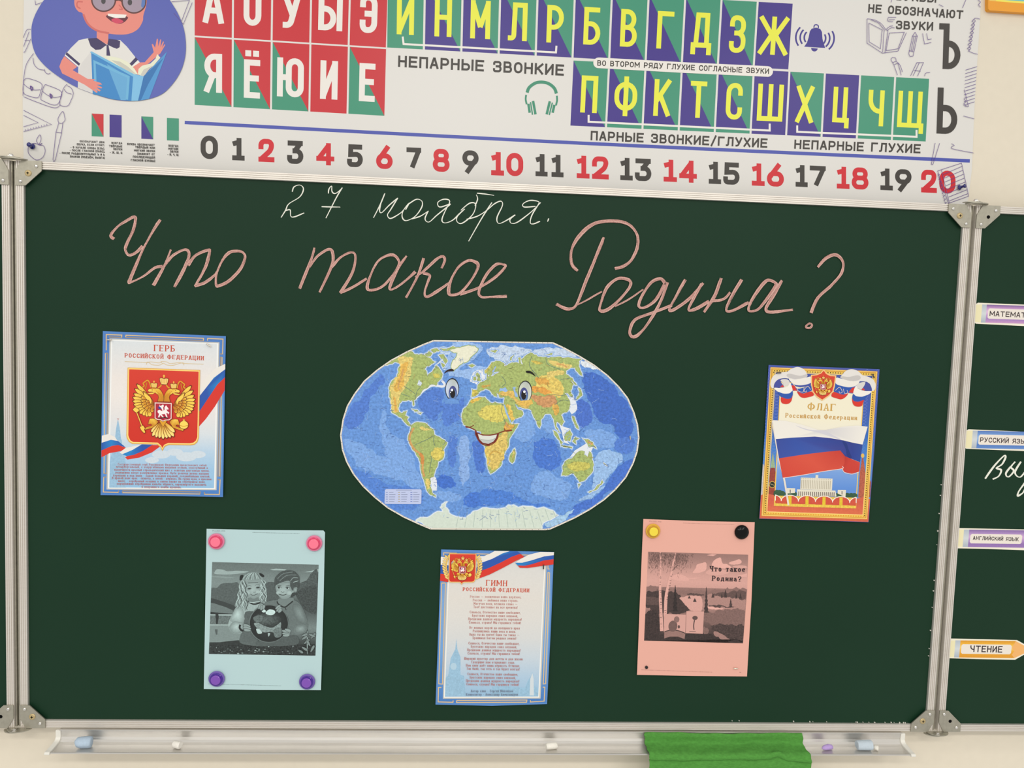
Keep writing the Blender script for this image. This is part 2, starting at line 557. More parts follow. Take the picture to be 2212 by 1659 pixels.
class Sheet:
    """A flat printed thing: drawn in the pixels of a view of the photograph, laid out in metres on its own plane."""
    EPS = 6e-6

    def __init__(s, name, o, label, cat, group=None, tilt=0.0, material=None, root=None, lv=0):
        s.o = Vector(o)
        s.n = Vector((0, -math.cos(tilt), math.sin(tilt)))      # towards the room
        s.v = Vector((0, -math.sin(tilt), -math.cos(tilt))) * -1  # up along the sheet
        s.v = Vector((0, math.sin(tilt), math.cos(tilt)))
        s.mat = material or PRINT
        s.root = root if root is not None else empty(name, o, label, cat, group)
        s.lv = lv
        s.buf = []
        s.crop(0, 0, 1)
        s.T = None
        s.k = 0
        s.clip = None

    def crop(s, ox, oy, k):
        s.c = (ox, oy, k)
        return s

    def begin(s, name, label=None, sub=False):
        par = None
        if sub:
            par = next(b for b in reversed(s.buf) if b['par'] is None)
        s.cur = dict(name=name, V=[], F=[], C=[], par=par, label=label)
        s.buf.append(s.cur)
        return s

    def uv(s, x, y):
        if s.T:
            x, y = s.T(x, y)
        d = ray(s.c[0] + x / s.c[2], s.c[1] + y / s.c[2])
        t = (s.o - CAM).dot(s.n) / d.dot(s.n)
        q = CAM + d * t - s.o
        return (q.x, q.dot(s.v))

    def world(s, u, v, lift=0):
        return s.o + Vector((u, 0, 0)) + s.v * v + s.n * lift

    def add(s, poly, col, n=0.0, j=0.0):
        b = s.cur
        i0 = len(b['V'])
        s.k = (s.k + 0.6180339887) % 1.0   # overlapping strokes never share one exact plane
        h = s.EPS * (s.lv - j * s.k)
        for k, (u, v) in enumerate(poly):
            b['V'].append(s.world(u, v, h))
            c = col[k] if isinstance(col[0], (tuple, list)) else col
            b['C'].append((*lin(c), c[3] if len(c) > 3 else n))
        b['F'].append(tuple(range(i0, i0 + len(poly))))

    def up(s, k=2):
        s.lv += k
        return s

    def poly(s, P, col, n=0.0, sm=False, keep=False):
        if not keep:
            s.lv += 1
        if sm:
            P = smooth(P, True)
        if s.clip:
            P = clip(P, s.clip)
            if len(P) < 3:
                return s
        s.add([s.uv(*p) for p in P], col, n, .8 if keep else 0)
        return s

    def fan(s, P, c, cin, cout, n=0.0, sm=True):
        """a rounded patch whose ink runs from cin at c to cout at its outline"""
        s.lv += 1
        if sm:
            P = smooth(P, True, 4)
        C = s.uv(*c)
        Q = [s.uv(*p) for p in P]
        for i in range(len(Q)):
            s.add([C, Q[i], Q[(i + 1) % len(Q)]], [cin, cout, cout], n)
        return s

    def oval(s, cx, cy, rx, ry, cin, cout, n=0.0):
        return s.fan([(cx + rx * math.cos(i * .3927), cy + ry * math.sin(i * .3927)) for i in range(16)], (cx, cy), cin, cout, n)

    def grid(s, A, B, C, D, cols, n=0.0, nx=1, ny=10, keep=False):
        """quad A(tl) B(tr) C(br) D(bl) with a vertical list of colours top to bottom"""
        if not keep:
            s.lv += 1
        A, B, C, D = [s.uv(*p) for p in (A, B, C, D)]
        m = len(cols)
        for j in range(m - 1):
            t0, t1 = j / (m - 1), (j + 1) / (m - 1)
            f = lambda p, q, t: (p[0] + (q[0] - p[0]) * t, p[1] + (q[1] - p[1]) * t)
            s.add([f(A, D, t0), f(B, C, t0), f(B, C, t1), f(A, D, t1)], [cols[j], cols[j], cols[j + 1], cols[j + 1]], n)
        return s

    def line(s, P, w, col, n=0.0, closed=False, sm=True, keep=False, cap=0.0):
        if not keep:
            s.lv += 2
        if sm:
            P = smooth(P, closed)
        for q in strip(P, w, closed, cap):
            if s.clip:
                q = clip(q, s.clip)
                if len(q) < 3:
                    continue
            s.add([s.uv(*p) for p in q], col, n, 1.8)
        return s

    def ell(s, cx, cy, rx, ry, col, n=0.0, rot=0.0, keep=False, k=28, a0=0, a1=360):
        c, d = math.cos(math.radians(rot)), math.sin(math.radians(rot))
        P = []
        for i in range(k + (a1 - a0 < 360)):
            t = math.radians(a0 + (a1 - a0) * i / k)
            x, y = rx * math.cos(t), ry * math.sin(t)
            P.append((cx + x * c - y * d, cy + x * d + y * c))
        return s.poly(P, col, n, keep=keep)

    def leaf(s, a, b, w, col, edge=None, n=0.0):
        dx, dy = b[0] - a[0], b[1] - a[1]
        L = math.hypot(dx, dy)
        nx, ny = -dy / L, dx / L
        def sh(k, e):
            f = [(0, .35), (.35, .85), (.7, 1), (.9, .7), (1 + e, 0.12)]
            return [(a[0] + dx * t + nx * (w * h * .5 + k), a[1] + dy * t + ny * (w * h * .5 + k)) for t, h in f] + \
                   [(a[0] + dx * t - nx * (w * h * .5 + k), a[1] + dy * t - ny * (w * h * .5 + k)) for t, h in reversed(f)]
        if edge:
            s.poly(sh(w * .14, .05), edge)
        s.poly(sh(0, 0), col, n)

    def text(s, t, p0, p1, h, col, sw=0.16, style='din', n=0.0, keep=False, halo=None):
        a, b = Vector(s.uv(*p0)), Vector(s.uv(*p1))
        L = (b - a).length
        ex = (b - a) / L
        ey = Vector((-ex.y, ex.x))
        mid = ((p0[0] + p1[0]) / 2, (p0[1] + p1[1]) / 2)
        m0, m1 = Vector(s.uv(*mid)), Vector(s.uv(mid[0], mid[1] - h))
        hm = (m1 - m0).length
        jobs = [(col, sw)] if not halo else [(halo, sw * 2.1), (col, sw)]
        for c, w in jobs:
            if not keep:
                s.lv += 8
            for q in lay(t, L, hm, w * hm, style):
                s.add([tuple(a + ex * p[0] + ey * p[1]) for p in q], c, n, 7.8)
        return s

    def letter(s, ch, P, box_, sw, col):
        """one big character inside the cell P = (tl, tr, br, bl) in metric, box_ = fractions u0 v0 u1 v1"""
        s.lv += 9
        tl, tr, br, bl = [Vector(p) for p in P]
        f = lambda u, v: (bl * (1 - u) + br * u) * (1 - v) + (tl * (1 - u) + tr * u) * v
        wd_, ht = (br - bl).length, (tl - bl).length
        u0, v0, u1, v1 = box_
        for q in glyph(ch, u0 * wd_, v0 * ht, (u1 - u0) * wd_, (v1 - v0) * ht, sw * ht, 'din'):
            s.add([tuple(f(p[0] / wd_, p[1] / ht)) for p in q], col, 0, 8.8)

    def slab(s, P, col, th=0.0004, n=0.0, sm=False):
        """the paper itself: front face, edges and back"""
        if sm:
            P = smooth(P, True)
        Q = [s.uv(*p) for p in P]
        b = s.cur
        i0, k = len(b['V']), len(Q)
        for lift in (0, -th):
            for u, v in Q:
                b['V'].append(s.world(u, v, lift))
                b['C'].append((*lin(col), n))
        b['F'].append(tuple(i0 + i for i in range(k)))
        b['F'].append(tuple(i0 + k + i for i in reversed(range(k))))
        b['F'] += [(i0 + i, i0 + k + i, i0 + k + (i + 1) % k, i0 + (i + 1) % k) for i in range(k)]
        return s

    def done(s):
        objs = {}
        for b in s.buf:
            if not b['V']:
                continue
            par = objs[id(b['par'])] if b['par'] is not None else s.root
            m = bpy.data.meshes.new(b['name'])
            base = s.root.location
            m.from_pydata([tuple(v - base) for v in b['V']], [], b['F'])
            m.update()
            a = m.color_attributes.new('Col', 'FLOAT_COLOR', 'POINT')
            a.data.foreach_set('color', [x for c in b['C'] for x in c])
            m.materials.append(s.mat)
            flip = [p.index for p in m.polygons if p.normal.dot(s.n) < -0.5]
            if flip:
                for i in flip:
                    m.polygons[i].flip()
                m.update()
            o = bpy.data.objects.new(b['name'], m)
            ROOT.objects.link(o)
            o.parent = par
            if b['label']:
                o['label'] = b['label']
            objs[id(b)] = o
        return s.root
# ------------------------------------------------------------------ the wall and the blackboard
WY = 0.03                            # wall face; the board's writing surface is y = 0
V, F = [], []
box(V, F, (-3.2, WY, 0.0), (3.2, WY + 0.12, 3.1))
tag(mesh_obj('wall_back', V, F, WALL), kind='structure')

RW, GAP, FY = 0.0138, 0.0102, -0.005   # rail width, hinge gap, rail face


def ribs(w, n=4):
    """cross-section of a ribbed rail: (across, depth)"""
    P = [(0, 0.004)]
    for i in range(n):
        a, b = w * i / n, w * (i + 1) / n
        P += [(a + w * .02, FY + .0012), (a + w * .05, FY), (b - w * .05, FY), (b - w * .02, FY + .0012)]
    P.append((w, 0.004))
    return P


def rail(name, parent, a, b, along_x, w=RW, n=4):
    """a: corner in board coordinates, b: end of the rail on the other axis"""
    V, F = [], []
    pr = ribs(w, n)
    if along_x:
        P = [bw(a[0], a[1] + t, d) for t, d in pr]
        off = Vector((b - a[0], 0, 0))
    else:
        P = [bw(a[0] + t, a[1], d) for t, d in pr]
        off = Vector((0, 0, -(b - a[1])))
    prism(V, F, P, off)
    return fix_normals(mesh_obj(name, V, F, ALU, parent))


def bracket(parent, x, d, sx, sd, screw):
    """corner plate; (x,d) outer corner of the frame, sx/sd = directions into the panel"""
    V, F = [], []
    pts = [(10.8, 0), (44.7, 0), (44.7, 16.6), (17.5, 42.5), (0, 42.5), (0, 19)]
    P = [bw(x + sx * p[0] / 1000, d + sd * p[1] / 1000, FY - 0.0022) for p in pts]
    prism(V, F, P, Vector((0, 0.002, 0)))
    o = fix_normals(mesh_obj('corner_bracket', V, F, STEEL, parent))
    for rx, rd in ((36, 9.1), (9.3, 35.5)):
        V, F = [], []
        c = bw(x + sx * rx / 1000, d + sd * rd / 1000, FY - 0.0022)
        lathe(V, F, [(.0032, 0), (.0031, .0008), (.0024, .0017), (.0011, .0022)], c, (0, -1, 0), 16)
        shaded(mesh_obj('rivet', V, F, CHROME, o))
    V, F = [], []
    c = bw(x + sx * .0225, d + sd * .0215, FY - 0.0022)
    if screw:
        lathe(V, F, [(.0056, 0), (.0056, .0006), (.0045, .0016), (.002, .0019)], c, (0, -1, 0), 20)
        shaded(mesh_obj('screw', V, F, BRASS, o))
        V2, F2 = [], []
        y = c.y - .0020
        box(V2, F2, (c.x - .0022, y - .0002, c.z - .0005), (c.x + .0022, y, c.z + .0005))
        box(V2, F2, (c.x - .0005, y - .0003, c.z - .0022), (c.x + .0005, y, c.z + .0022))
        mesh_obj('screw_slot', V2, F2, BLACK, o)
    else:
        lathe(V, F, [(.0032, 0), (.0032, .0002)], c, (0, -1, 0), 18)
        mesh_obj('screw_hole', V, F, BLACK, o)
    return o


def panel_board(name, x0, x1, label, loc_x, screws, cat):
    root = empty(name, bw(loc_x, BH / 2, 0), label, cat)
    V, F = [], []
    a, b = bw(x0, BH, 0), bw(x1, 0, 0)
    box(V, F, (a.x, 0, a.z), (b.x, 0.018, b.z))
    mesh_obj('writing_surface', V, F, BOARD, root)
    rail('frame_rail', root, (x0, -RW), x1, True)
    rail('frame_rail', root, (x0, BH), x1, True)
    rail('frame_rail', root, (x0 - RW, -RW), BH + RW, False)
    rail('frame_rail', root, (x1, -RW), BH + RW, False)
    for i, (x, sx) in enumerate(((x0 - RW, 1), (x1 + RW, -1))):
        for j, (d, sd) in enumerate(((-RW, 1), (BH + RW, -1))):
            k = screws[i * 2 + j]
            if k is not None:
                bracket(root, x, d, sx, sd, k)
    return root


board = panel_board('chalkboard', 0, BW, 'large dark green chalkboard with ribbed aluminium frame, pink and white cursive writing', BW / 2, (1, 1, 1, 1), 'chalkboard')
wing_l = panel_board('chalkboard_wing', -GAP - 3 * RW - 0.72 + RW, -GAP - 2 * RW, 'narrow strip of green board wing with frame at the left hinge', -0.4, (None, None, 0, 0), 'chalkboard')
wing_r = panel_board('chalkboard_wing', BW + GAP + 2 * RW, BW + GAP + 2 * RW + 0.72, 'green hinged board wing carrying the pencil-shaped subject cards', BW + 0.4, (0, 0, None, None), 'chalkboard')

for gx in (-RW - GAP, BW + RW):      # hinge gaps: bead of the two edge profiles, end plates and pivot pins
    V, F = [], []
    a, b = bw(gx + .0004, BH + RW, 0), bw(gx + GAP - .0004, -RW, 0)
    box(V, F, (a.x, 0.004, a.z), (b.x, 0.012, b.z))
    box(V, F, (a.x, -0.001, a.z), (a.x + .0022, 0.004, b.z))
    m = (a.x + b.x) / 2
    for s0 in (a.z,):
        lathe(V, F, [(.0026, 0), (.0026, b.z - a.z)], (m + .0004, .0035, a.z), (0, 0, 1), 14)
    shaded(mesh_obj('edge_profile', V, F, STEEL, board))
    for d, up in ((-RW, 1), (BH + RW, -1)):
        V, F = [], []
        c = bw(gx + GAP / 2, d - up * 0.0005, 0)
        for k, (r, dz) in enumerate(((.0215, 0), (.0185, .0022))):
            P = [Vector((c.x + r * math.cos(t) + (-.004 if k else .004), -0.004 - r * 0.75 * math.sin(t), c.z + up * dz)) for t in [math.pi * i / 18 for i in range(19)]]
            prism(V, F, P, Vector((0, 0, up * .0016)))
        h = fix_normals(mesh_obj('hinge_plate', V, F, STEEL, board))
        V, F = [], []
        if up > 0:
            pr, cy = [(.0075, .0038), (.0072, .0052), (.0042, .0056), (.0040, .0072), (.0028, .009), (.001, .0095)], -.009
        else:
            pr, cy = [(.0052, -.0002), (.0050, .0010), (.0030, .0013), (.0026, .0026), (.0010, .0034)], -.0134
        lathe(V, F, pr, (c.x, cy, c.z), (0, 0, 1), 18)
        shaded(mesh_obj('pivot_pin', V, F, CHROME, h))

# chalk tray under the board
XA, XB = -0.0, 0.0
pA, pB = at(131, 1580, -0.004), at(1946, 1583, -0.004)
tx0, tx1, tz = pA.x, pB.x, ZT - BH - RW
tray = empty('chalk_tray', ((tx0 + tx1) / 2, 0, tz - .02), 'long aluminium chalk tray with white end caps under the board', 'chalk tray')
TP = [(-.002, -.0016), (-.0085, -.0016), (-.0085, -.0034), (-.0045, -.0042), (-.0042, -.017), (-.0058, -.0215), (-.0095, -.0243), (-.016, -.0258), (-.036, -.0275), (-.0395, -.0272), (-.0405, -.0255),
      (-.0418, -.0258), (-.0412, -.0285), (-.037, -.0293), (-.015, -.0276), (-.0065, -.0255), (-.0028, -.0225), (-.0018, -.017)]
V, F = [], []
prism(V, F, [Vector((tx0, y, tz + z)) for y, z in TP], Vector((tx1 - tx0, 0, 0)))
trough = fix_normals(mesh_obj('trough', V, F, ALUH, tray))
WHITE = mat('white_plastic', (226, 224, 216), 0.4)
CP = [(-.001, -.0045), (-.0062, -.0045), (-.0062, -.017), (-.0085, -.0205), (-.012, -.022), (-.036, -.0245), (-.0425, -.0245), (-.0445, -.0262), (-.0445, -.029), (-.042, -.0302), (-.034, -.0302), (-.012, -.0285), (-.004, -.0262), (-.001, -.021)]
for x, s in ((tx0, -1), (tx1, 1)):
    V, F = [], []
    prism(V, F, [Vector((x - s * .001, y, tz + z)) for y, z in CP], Vector((s * .009, 0, 0)))
    c = fix_normals(mesh_obj('end_cap', V, F, WHITE, tray))
    bv = c.modifiers.new('bevel', 'BEVEL')
    bv.width, bv.segments = .0008, 2
TFLOOR = lambda y: tz + (-.0258 - (abs(y) - .016) * .085)


def rough_prism(name, pts, axis, seed, m, label, grp, cat='chalk'):
    """a worn stick of chalk: rings (t along axis, radius) with flattened irregular sides"""
    random.seed(seed)
    ax = Vector(axis).normalized()
    u = Vector((0, 0, 1)).cross(ax).normalized()
    w = ax.cross(u)
    V, F, n = [], [], 14
    fl = [1 + random.uniform(-.07, .07) for _ in range(n)]
    for t, r, sh in pts:
        for i in range(n):
            q = 2 * math.pi * i / n
            V.append(Vector((0, 0, 0)) + ax * t + (u * math.cos(q) + w * (math.sin(q) + sh)) * r * fl[i])
    for j in range(len(pts) - 1):
        for i in range(n):
            F.append((j * n + i, j * n + (i + 1) % n, (j + 1) * n + (i + 1) % n, (j + 1) * n + i))
    F += [tuple(reversed(range(n))), tuple((len(pts) - 1) * n + i for i in range(n))]
    lo = min(v.z for v in V)
    V = [v - Vector((0, 0, lo)) for v in V]
    return V, F


def chalk(px, py, axis, prof, seed, col, label):
    y = -.026
    p = at(px, py, y)
    V, F = rough_prism('chalk', prof, axis, seed, None, label, None)
    yc = p.y
    base = Vector((p.x, yc, TFLOOR(yc) + .0006))
    m = mat('chalk_stick', col, 0.9, spec=0.1, bump=(900, 0.3), var=(300, 0.05))
    o = shaded(fix_normals(mesh_obj('chalk', [v + base for v in V], F, m, origin=base)), 50)
    return tag(o, label, 'chalk', 'sticks of chalk in the tray')


chalk(180, 1621, (1, .12, 0), [(-.0135, .0035, .5), (-.0105, .0082, .1), (-.004, .0098, 0), (.009, .0100, 0), (.0132, .0092, 0), (.0142, .0075, 0)], 1, (178, 196, 214), 'thick light blue chalk stub near the left tray end')
chalk(383, 1625, (1, -.35, 0), [(-.0078, .0052, 0), (-.0065, .0062, 0), (.005, .0066, 0), (.0072, .0058, .1)], 2, (236, 232, 224), 'small white chalk stub on the left part of the tray')
chalk(1191, 1626, (1, .2, 0), [(-.0105, .0042, 0), (-.0085, .0056, 0), (.007, .0060, 0), (.0105, .0046, -.2)], 3, (236, 232, 222), 'white chalk stub on the tray left of the green cloth')
chalk(1786, 1628, (1, .25, 0), [(-.0118, .0012, -.6), (-.007, .0044, -.1), (.004, .0055, 0), (.0105, .0042, -.2), (.0118, .0025, -.4)], 4, (184, 158, 214), 'lavender chalk sliver on the tray right of the green cloth')
chalk(1866, 1623, (1, .03, 0), [(-.0150, .0072, .1), (-.0130, .0086, 0), (.011, .0092, 0), (.0138, .0088, 0), (.0145, .0075, 0)], 5, (190, 202, 212), 'thick pale blue chalk stick near the right tray end')
chalk(1890, 1630, (1, -.6, 0), [(-.0045, .0012, -1), (-.001, .0042, -.1), (.0042, .0048, -.1), (.0055, .0035, -.4)], 6, (240, 236, 226), 'tiny white chalk crumb beside the pale blue stick')

# green cloth draped over the tray
GREEN = mat('green_terry_cloth', (84, 148, 66), 0.95, spec=0.1, bump=(700, 0.8, (1, 1, 2.2)), var=(160, 0.16, (1, 1, 2.5)))
random.seed(7)
cl0, cl1 = at(1392, 1583, -.012).x, at(1734, 1590, -.012).x
cprof = [(-.0098, -.0045), (-.0112, -.0035), (-.0130, -.0065), (-.0125, -.012), (-.0135, -.018), (-.018, -.0215), (-.026, -.0228), (-.036, -.0232), (-.044, -.0232), (-.0488, -.0245), (-.0512, -.0280), (-.0498, -.0318), (-.0452, -.0330),
         (-.0472, -.0352), (-.0484, -.042), (-.0475, -.065), (-.0462, -.085), (-.0455, -.105), (-.045, -.125), (-.0448, -.15)]
V, F = [], []
NX = 64
for j, (y, z) in enumerate(cprof):
    sh = 0.006 * max(0, (j - 5)) / 14
    for i in range(NX + 1):
        t = i / NX
        x = cl0 + (cl1 - cl0) * t
        e = 0.0022 * math.sin(j * 2.4 + (0 if i < NX / 2 else 1.1)) + random.uniform(-.0006, .0006)
        if i in (0, NX):
            x += e
        x += sh * (0.9 if t > .5 else .7) * (1 - abs(2 * t - 1) * .2)
        dz = 0.0012 * math.sin(t * 9 + j * .25) + .0008 * math.sin(t * 31 + j)
        dy = 0.0009 * math.sin(t * 14 + j * .9) + .0006 * math.sin(t * 43 - j)
        if 8 < j < 13 and t > .72:   # the fold kinks upwards near its right end
            dz += .008 * math.exp(-((t - .79) / .04) ** 2) - .004 * max(0, (t - .8) / .2)
        V.append(Vector((x, y + min(.0004, dy), tz + z + dz)))
for j in range(len(cprof) - 1):
    for i in range(NX):
        a = j * (NX + 1) + i
        F.append((a, a + 1, a + NX + 2, a + NX + 1))
cloth = mesh_obj('cloth', V, F, GREEN, smooth=True, origin=((cl0 + cl1) / 2, -.04, tz - .04))
sd = cloth.modifiers.new('thick', 'SOLIDIFY')
sd.thickness, sd.offset = .0022, -1
sb = cloth.modifiers.new('smooth', 'SUBSURF')
sb.levels = sb.render_levels = 1
tag(cloth, 'folded green terry cloth draped over the chalk tray', 'cloth')
# ------------------------------------------------------------------ chalk writing
def bold(sh, P, w, closed=False, seed=0):
    random.seed(seed + len(P) * 7 + int(P[0][0]))
    Q = smooth(P, closed)
    n = len(Q)
    ph = random.uniform(0, 6)
    ws = [w * (0.74 + 0.2 * math.sin(i * .22 + ph) + random.uniform(-.05, .05)) for i in range(n)]
    if not closed and n > 6:
        ws[0] *= .35
        ws[1] *= .7
        ws[-1] *= .35
    sh.line(Q, ws, (176, 132, 124), .42, closed, False)
    for k, cc in ((-.3, (206, 162, 152)), (-.08, (188, 142, 134)), (.12, (198, 154, 144)), (.3, (208, 166, 156))):
        ph, am, f = random.uniform(0, 6), random.uniform(.05, .15), random.uniform(.12, .4)
        R, rw = [], []
        for i in range(n):
            a, b = Q[(i - 1) % n if closed else max(0, i - 1)], Q[(i + 1) % n if closed else min(n - 1, i + 1)]
            L = math.hypot(b[0] - a[0], b[1] - a[1]) or 1
            o = w * (k + am * math.sin(i * f + ph) + random.uniform(-.02, .02))
            R.append((Q[i][0] - (b[1] - a[1]) / L * o, Q[i][1] + (b[0] - a[0]) / L * o))
            rw.append(w * max(.05, .19 + .12 * math.sin(i * f * 1.7 + ph * 2) + random.uniform(-.05, .05)))
        sh.line(R, rw, cc, .3, closed, False)


def thinc(sh, P, w, closed=False):
    Q = smooth(P, closed)
    sh.line(Q, [w * (.85 + .3 * math.sin(i * .4)) for i in range(len(Q))], (226, 226, 214), .18, closed, False)
    sh.line([(x + w * .3, y + w * .1) for x, y in Q], w * .4, (240, 240, 228), .1, closed, False)


O0 = bw(BW / 2, BH / 2, 0)
ch = Sheet('', O0, '', '', material=CHALK, root=board, lv=3)
ch.begin('chalk_writing', 'thin white chalk date handwritten under the top rail')
ch.crop(600, 380, 3.568)
for P in ([(112, 122), (125, 85), (170, 70), (198, 100), (170, 160), (85, 215), (60, 265), (25, 320)], [(60, 268), (95, 262), (100, 310), (130, 315), (203, 285)],
          [(390, 135), (395, 100), (415, 78), (418, 120), (445, 135), (495, 95)], [(497, 90), (450, 170), (370, 325)], [(338, 237), (410, 239), (480, 240)],
          [(825, 135), (790, 220), (737, 322)], [(795, 210), (785, 265), (800, 283), (860, 225), (925, 170)], [(925, 170), (870, 260), (845, 300), (870, 328), (940, 290), (975, 255)],
          [(985, 260), (1010, 212), (965, 270), (960, 320), (990, 345), (1060, 310), (1110, 240), (1110, 195), (1070, 180), (1010, 215)], [(1030, 332), (1100, 310), (1160, 270)],
          [(1160, 270), (1135, 330), (1165, 355), (1230, 300), (1330, 220)], [(1330, 215), (1250, 240), (1232, 205), (1280, 180), (1325, 195), (1290, 270), (1265, 340), (1290, 362), (1350, 340), (1400, 290)],
          [(1440, 255), (1385, 310), (1380, 350), (1420, 365), (1500, 300), (1525, 220), (1480, 210), (1410, 265)], [(1520, 230), (1540, 180), (1530, 145)], [(1535, 133), (1600, 140), (1665, 150)],
          [(1650, 205), (1570, 330), (1470, 503)], [(1455, 335), (1540, 310), (1610, 265), (1670, 215), (1720, 195), (1730, 230), (1690, 320), (1700, 365), (1750, 350), (1830, 300)],
          [(1830, 300), (1790, 335), (1800, 365), (1850, 355), (1950, 280), (2025, 205)], [(1985, 235), (1900, 240), (1890, 215), (1940, 190), (2000, 195), (2010, 215), (1960, 300), (1945, 360), (1970, 370), (2020, 350)],
          [(2088, 328), (2084, 340), (2078, 352)]):
    thinc(ch, P, 8)
PINK = 'broad pink chalk lettering handwritten across the board'
ch.begin('chalk_writing', 'pink chalk word written at the left, starting with a tall letter')
ch.crop(200, 390, 3.95)
for P in ([(185, 500), (158, 470), (185, 425), (250, 365), (350, 312), (365, 345), (345, 430), (290, 550), (280, 600), (310, 635), (370, 615), (430, 560)],
          [(580, 335), (520, 430), (440, 570), (380, 700), (318, 850), (330, 866), (430, 820), (530, 745), (600, 732)],
          [(670, 590), (620, 710), (520, 895)], [(600, 745), (690, 640), (790, 590), (825, 630), (790, 740), (700, 910)], [(815, 725), (880, 640), (985, 594), (1000, 615), (960, 740), (875, 905)],
          [(875, 903), (960, 870), (1040, 810), (1060, 780)]):
    bold(ch, P, 27)
bold(ch, [(1225, 602), (1170, 615), (1110, 680), (1062, 790), (1055, 880), (1080, 898), (1170, 855), (1260, 760), (1300, 660), (1280, 612)], 27, True)
ch.begin('chalk_writing', 'pink chalk word written in the middle under the date')
ch.crop(620, 460, 4.254)
for P in ([(255, 320), (215, 450), (115, 695)], [(205, 500), (280, 400), (385, 337), (422, 380), (410, 490), (300, 730)], [(410, 500), (490, 410), (590, 362), (630, 400), (600, 550), (490, 735)],
          [(490, 735), (600, 685), (735, 605)], [(1100, 395), (1020, 510), (945, 685), (990, 693), (1080, 630), (1180, 540)], [(1255, 415), (1200, 580), (1095, 780)],
          [(1180, 590), (1260, 530), (1370, 430), (1430, 400), (1450, 435), (1420, 510)], [(1250, 552), (1310, 570), (1298, 620), (1265, 735), (1290, 770), (1380, 720), (1490, 640)],
          [(1590, 750), (1760, 690), (1920, 585), (2005, 495), (1985, 475), (1920, 475), (1835, 560), (1765, 715), (1785, 770), (1880, 773), (2020, 765)]):
    bold(ch, P, 27)
bold(ch, [(1030, 440), (990, 393), (920, 393), (832, 450), (762, 590), (738, 690), (780, 710), (870, 680), (960, 590), (1025, 490)], 27, True)
bold(ch, [(1660, 440), (1570, 505), (1500, 640), (1485, 735), (1515, 755), (1600, 728), (1705, 600), (1755, 490), (1725, 447)], 28, True)
ch.begin('chalk_writing', 'pink chalk word with a tall capital and question mark at the right')
ch.crop(1180, 450, 3.253)
for P in ([(405, 205), (350, 340), (280, 500), (212, 675), (160, 708), (110, 695), (72, 670)], [(220, 440), (178, 390), (178, 290), (232, 192), (330, 113), (460, 90), (570, 110), (635, 180), (642, 270), (600, 360), (540, 408), (480, 423)],
          [(975, 500), (920, 600), (862, 715), (930, 690), (1020, 620), (1100, 525)], [(1090, 530), (1040, 620), (998, 712), (1050, 708), (1140, 650)], [(1225, 490), (1180, 620), (1105, 730)],
          [(1160, 652), (1240, 640), (1290, 590)], [(1370, 500), (1310, 600), (1262, 712), (1310, 718), (1420, 660)], [(1655, 508), (1600, 600), (1545, 690), (1552, 726), (1620, 725), (1730, 713)],
          [(1905, 415), (1960, 352), (2030, 328), (2082, 380), (2068, 460), (2000, 540), (1905, 630), (1858, 735)], [(835, 525), (800, 495), (735, 522), (675, 610), (650, 688), (695, 695), (770, 640), (828, 535)],
          [(848, 520), (800, 660), (720, 800), (650, 882), (602, 902), (585, 860), (622, 783), (740, 738), (880, 680)]):
    bold(ch, P, 24)
for P in ([(215, 680), (310, 630), (390, 585)], [(480, 690), (580, 640), (680, 570)]):
    bold(ch, P, 13)
bold(ch, [(580, 505), (500, 495), (425, 560), (378, 680), (380, 722), (430, 712), (515, 640), (585, 550)], 24, True)
bold(ch, [(1605, 525), (1550, 505), (1492, 565), (1433, 660), (1420, 720), (1480, 712), (1540, 645), (1605, 550)], 24, True)
bold(ch, [(1850, 808), (1862, 820), (1848, 840), (1825, 838), (1822, 825)], 16, True)
ch.done()
cw = Sheet('', O0, '', '', material=CHALK, root=wing_r, lv=3)
cw.begin('chalk_writing', 'white chalk handwriting cut off at the picture edge')
cw.crop(1990, 620, 3.95)
for P in ([(545, 1635), (620, 1530), (700, 1443), (720, 1450), (690, 1510), (640, 1545), (682, 1562), (660, 1612), (610, 1640)], [(765, 1530), (722, 1590), (742, 1620), (790, 1570), (765, 1535), (800, 1490)],
          [(850, 1490), (800, 1580), (840, 1622), (900, 1560), (960, 1500)], [(910, 1640), (877, 1680), (832, 1740), (822, 1780), (850, 1768), (880, 1730), (960, 1560)]):
    thinc(cw, P, 15)
cw.done()
# chalk crumbs caught along the lower and right rails
random.seed(3)
V, F = [], []
for i in range(30):
    t = random.random()
    if i < 12:
        p = at(2075.8 - 73.3 * (.55 + .45 * t) - 2.0, 493 + 997 * (.55 + .45 * t), -.001)
    else:
        p = at(1500 + 460 * t ** .5, 1556 + 5 * t ** .5, -.001)
    r = random.uniform(.0004, .0010)
    box(V, F, (p.x - r, -.002, p.z - r * random.uniform(.3, 1.6)), (p.x + r * .7, 0.0, p.z + r))
tag(mesh_obj('chalk_dust', V, F, mat('chalk_crumbs', (214, 212, 202), .95), board), kind='stuff')

# ------------------------------------------------------------------ the alphabet poster on the wall
OUT = (220, 218, 214)
DK, RD, YL = (64, 60, 56), (206, 44, 54), (230, 232, 74)
PU, GN, RE, NV = (68, 54, 136), (66, 146, 118), (198, 50, 58), (80, 90, 174)
LN = (98, 72, 140)
ap = Sheet('alphabet_poster', at(1080, 210, WY - .0012), 'wide white alphabet and number poster pinned above the board', 'poster', material=GLOSS)
ap.begin('sheet')
ap.slab([(52, -40), (51.5, 0), (49.6, 120), (48.6, 190), (49.5, 270), (51, 335), (48, 362), (600, 392), (1300, 424), (2090, 456), (2091, 434), (2099, 370), (2101, 330), (2104.6, 244), (2108, 180), (2112, 119), (2119.5, 0), (2121, -40)], OUT, .0005)


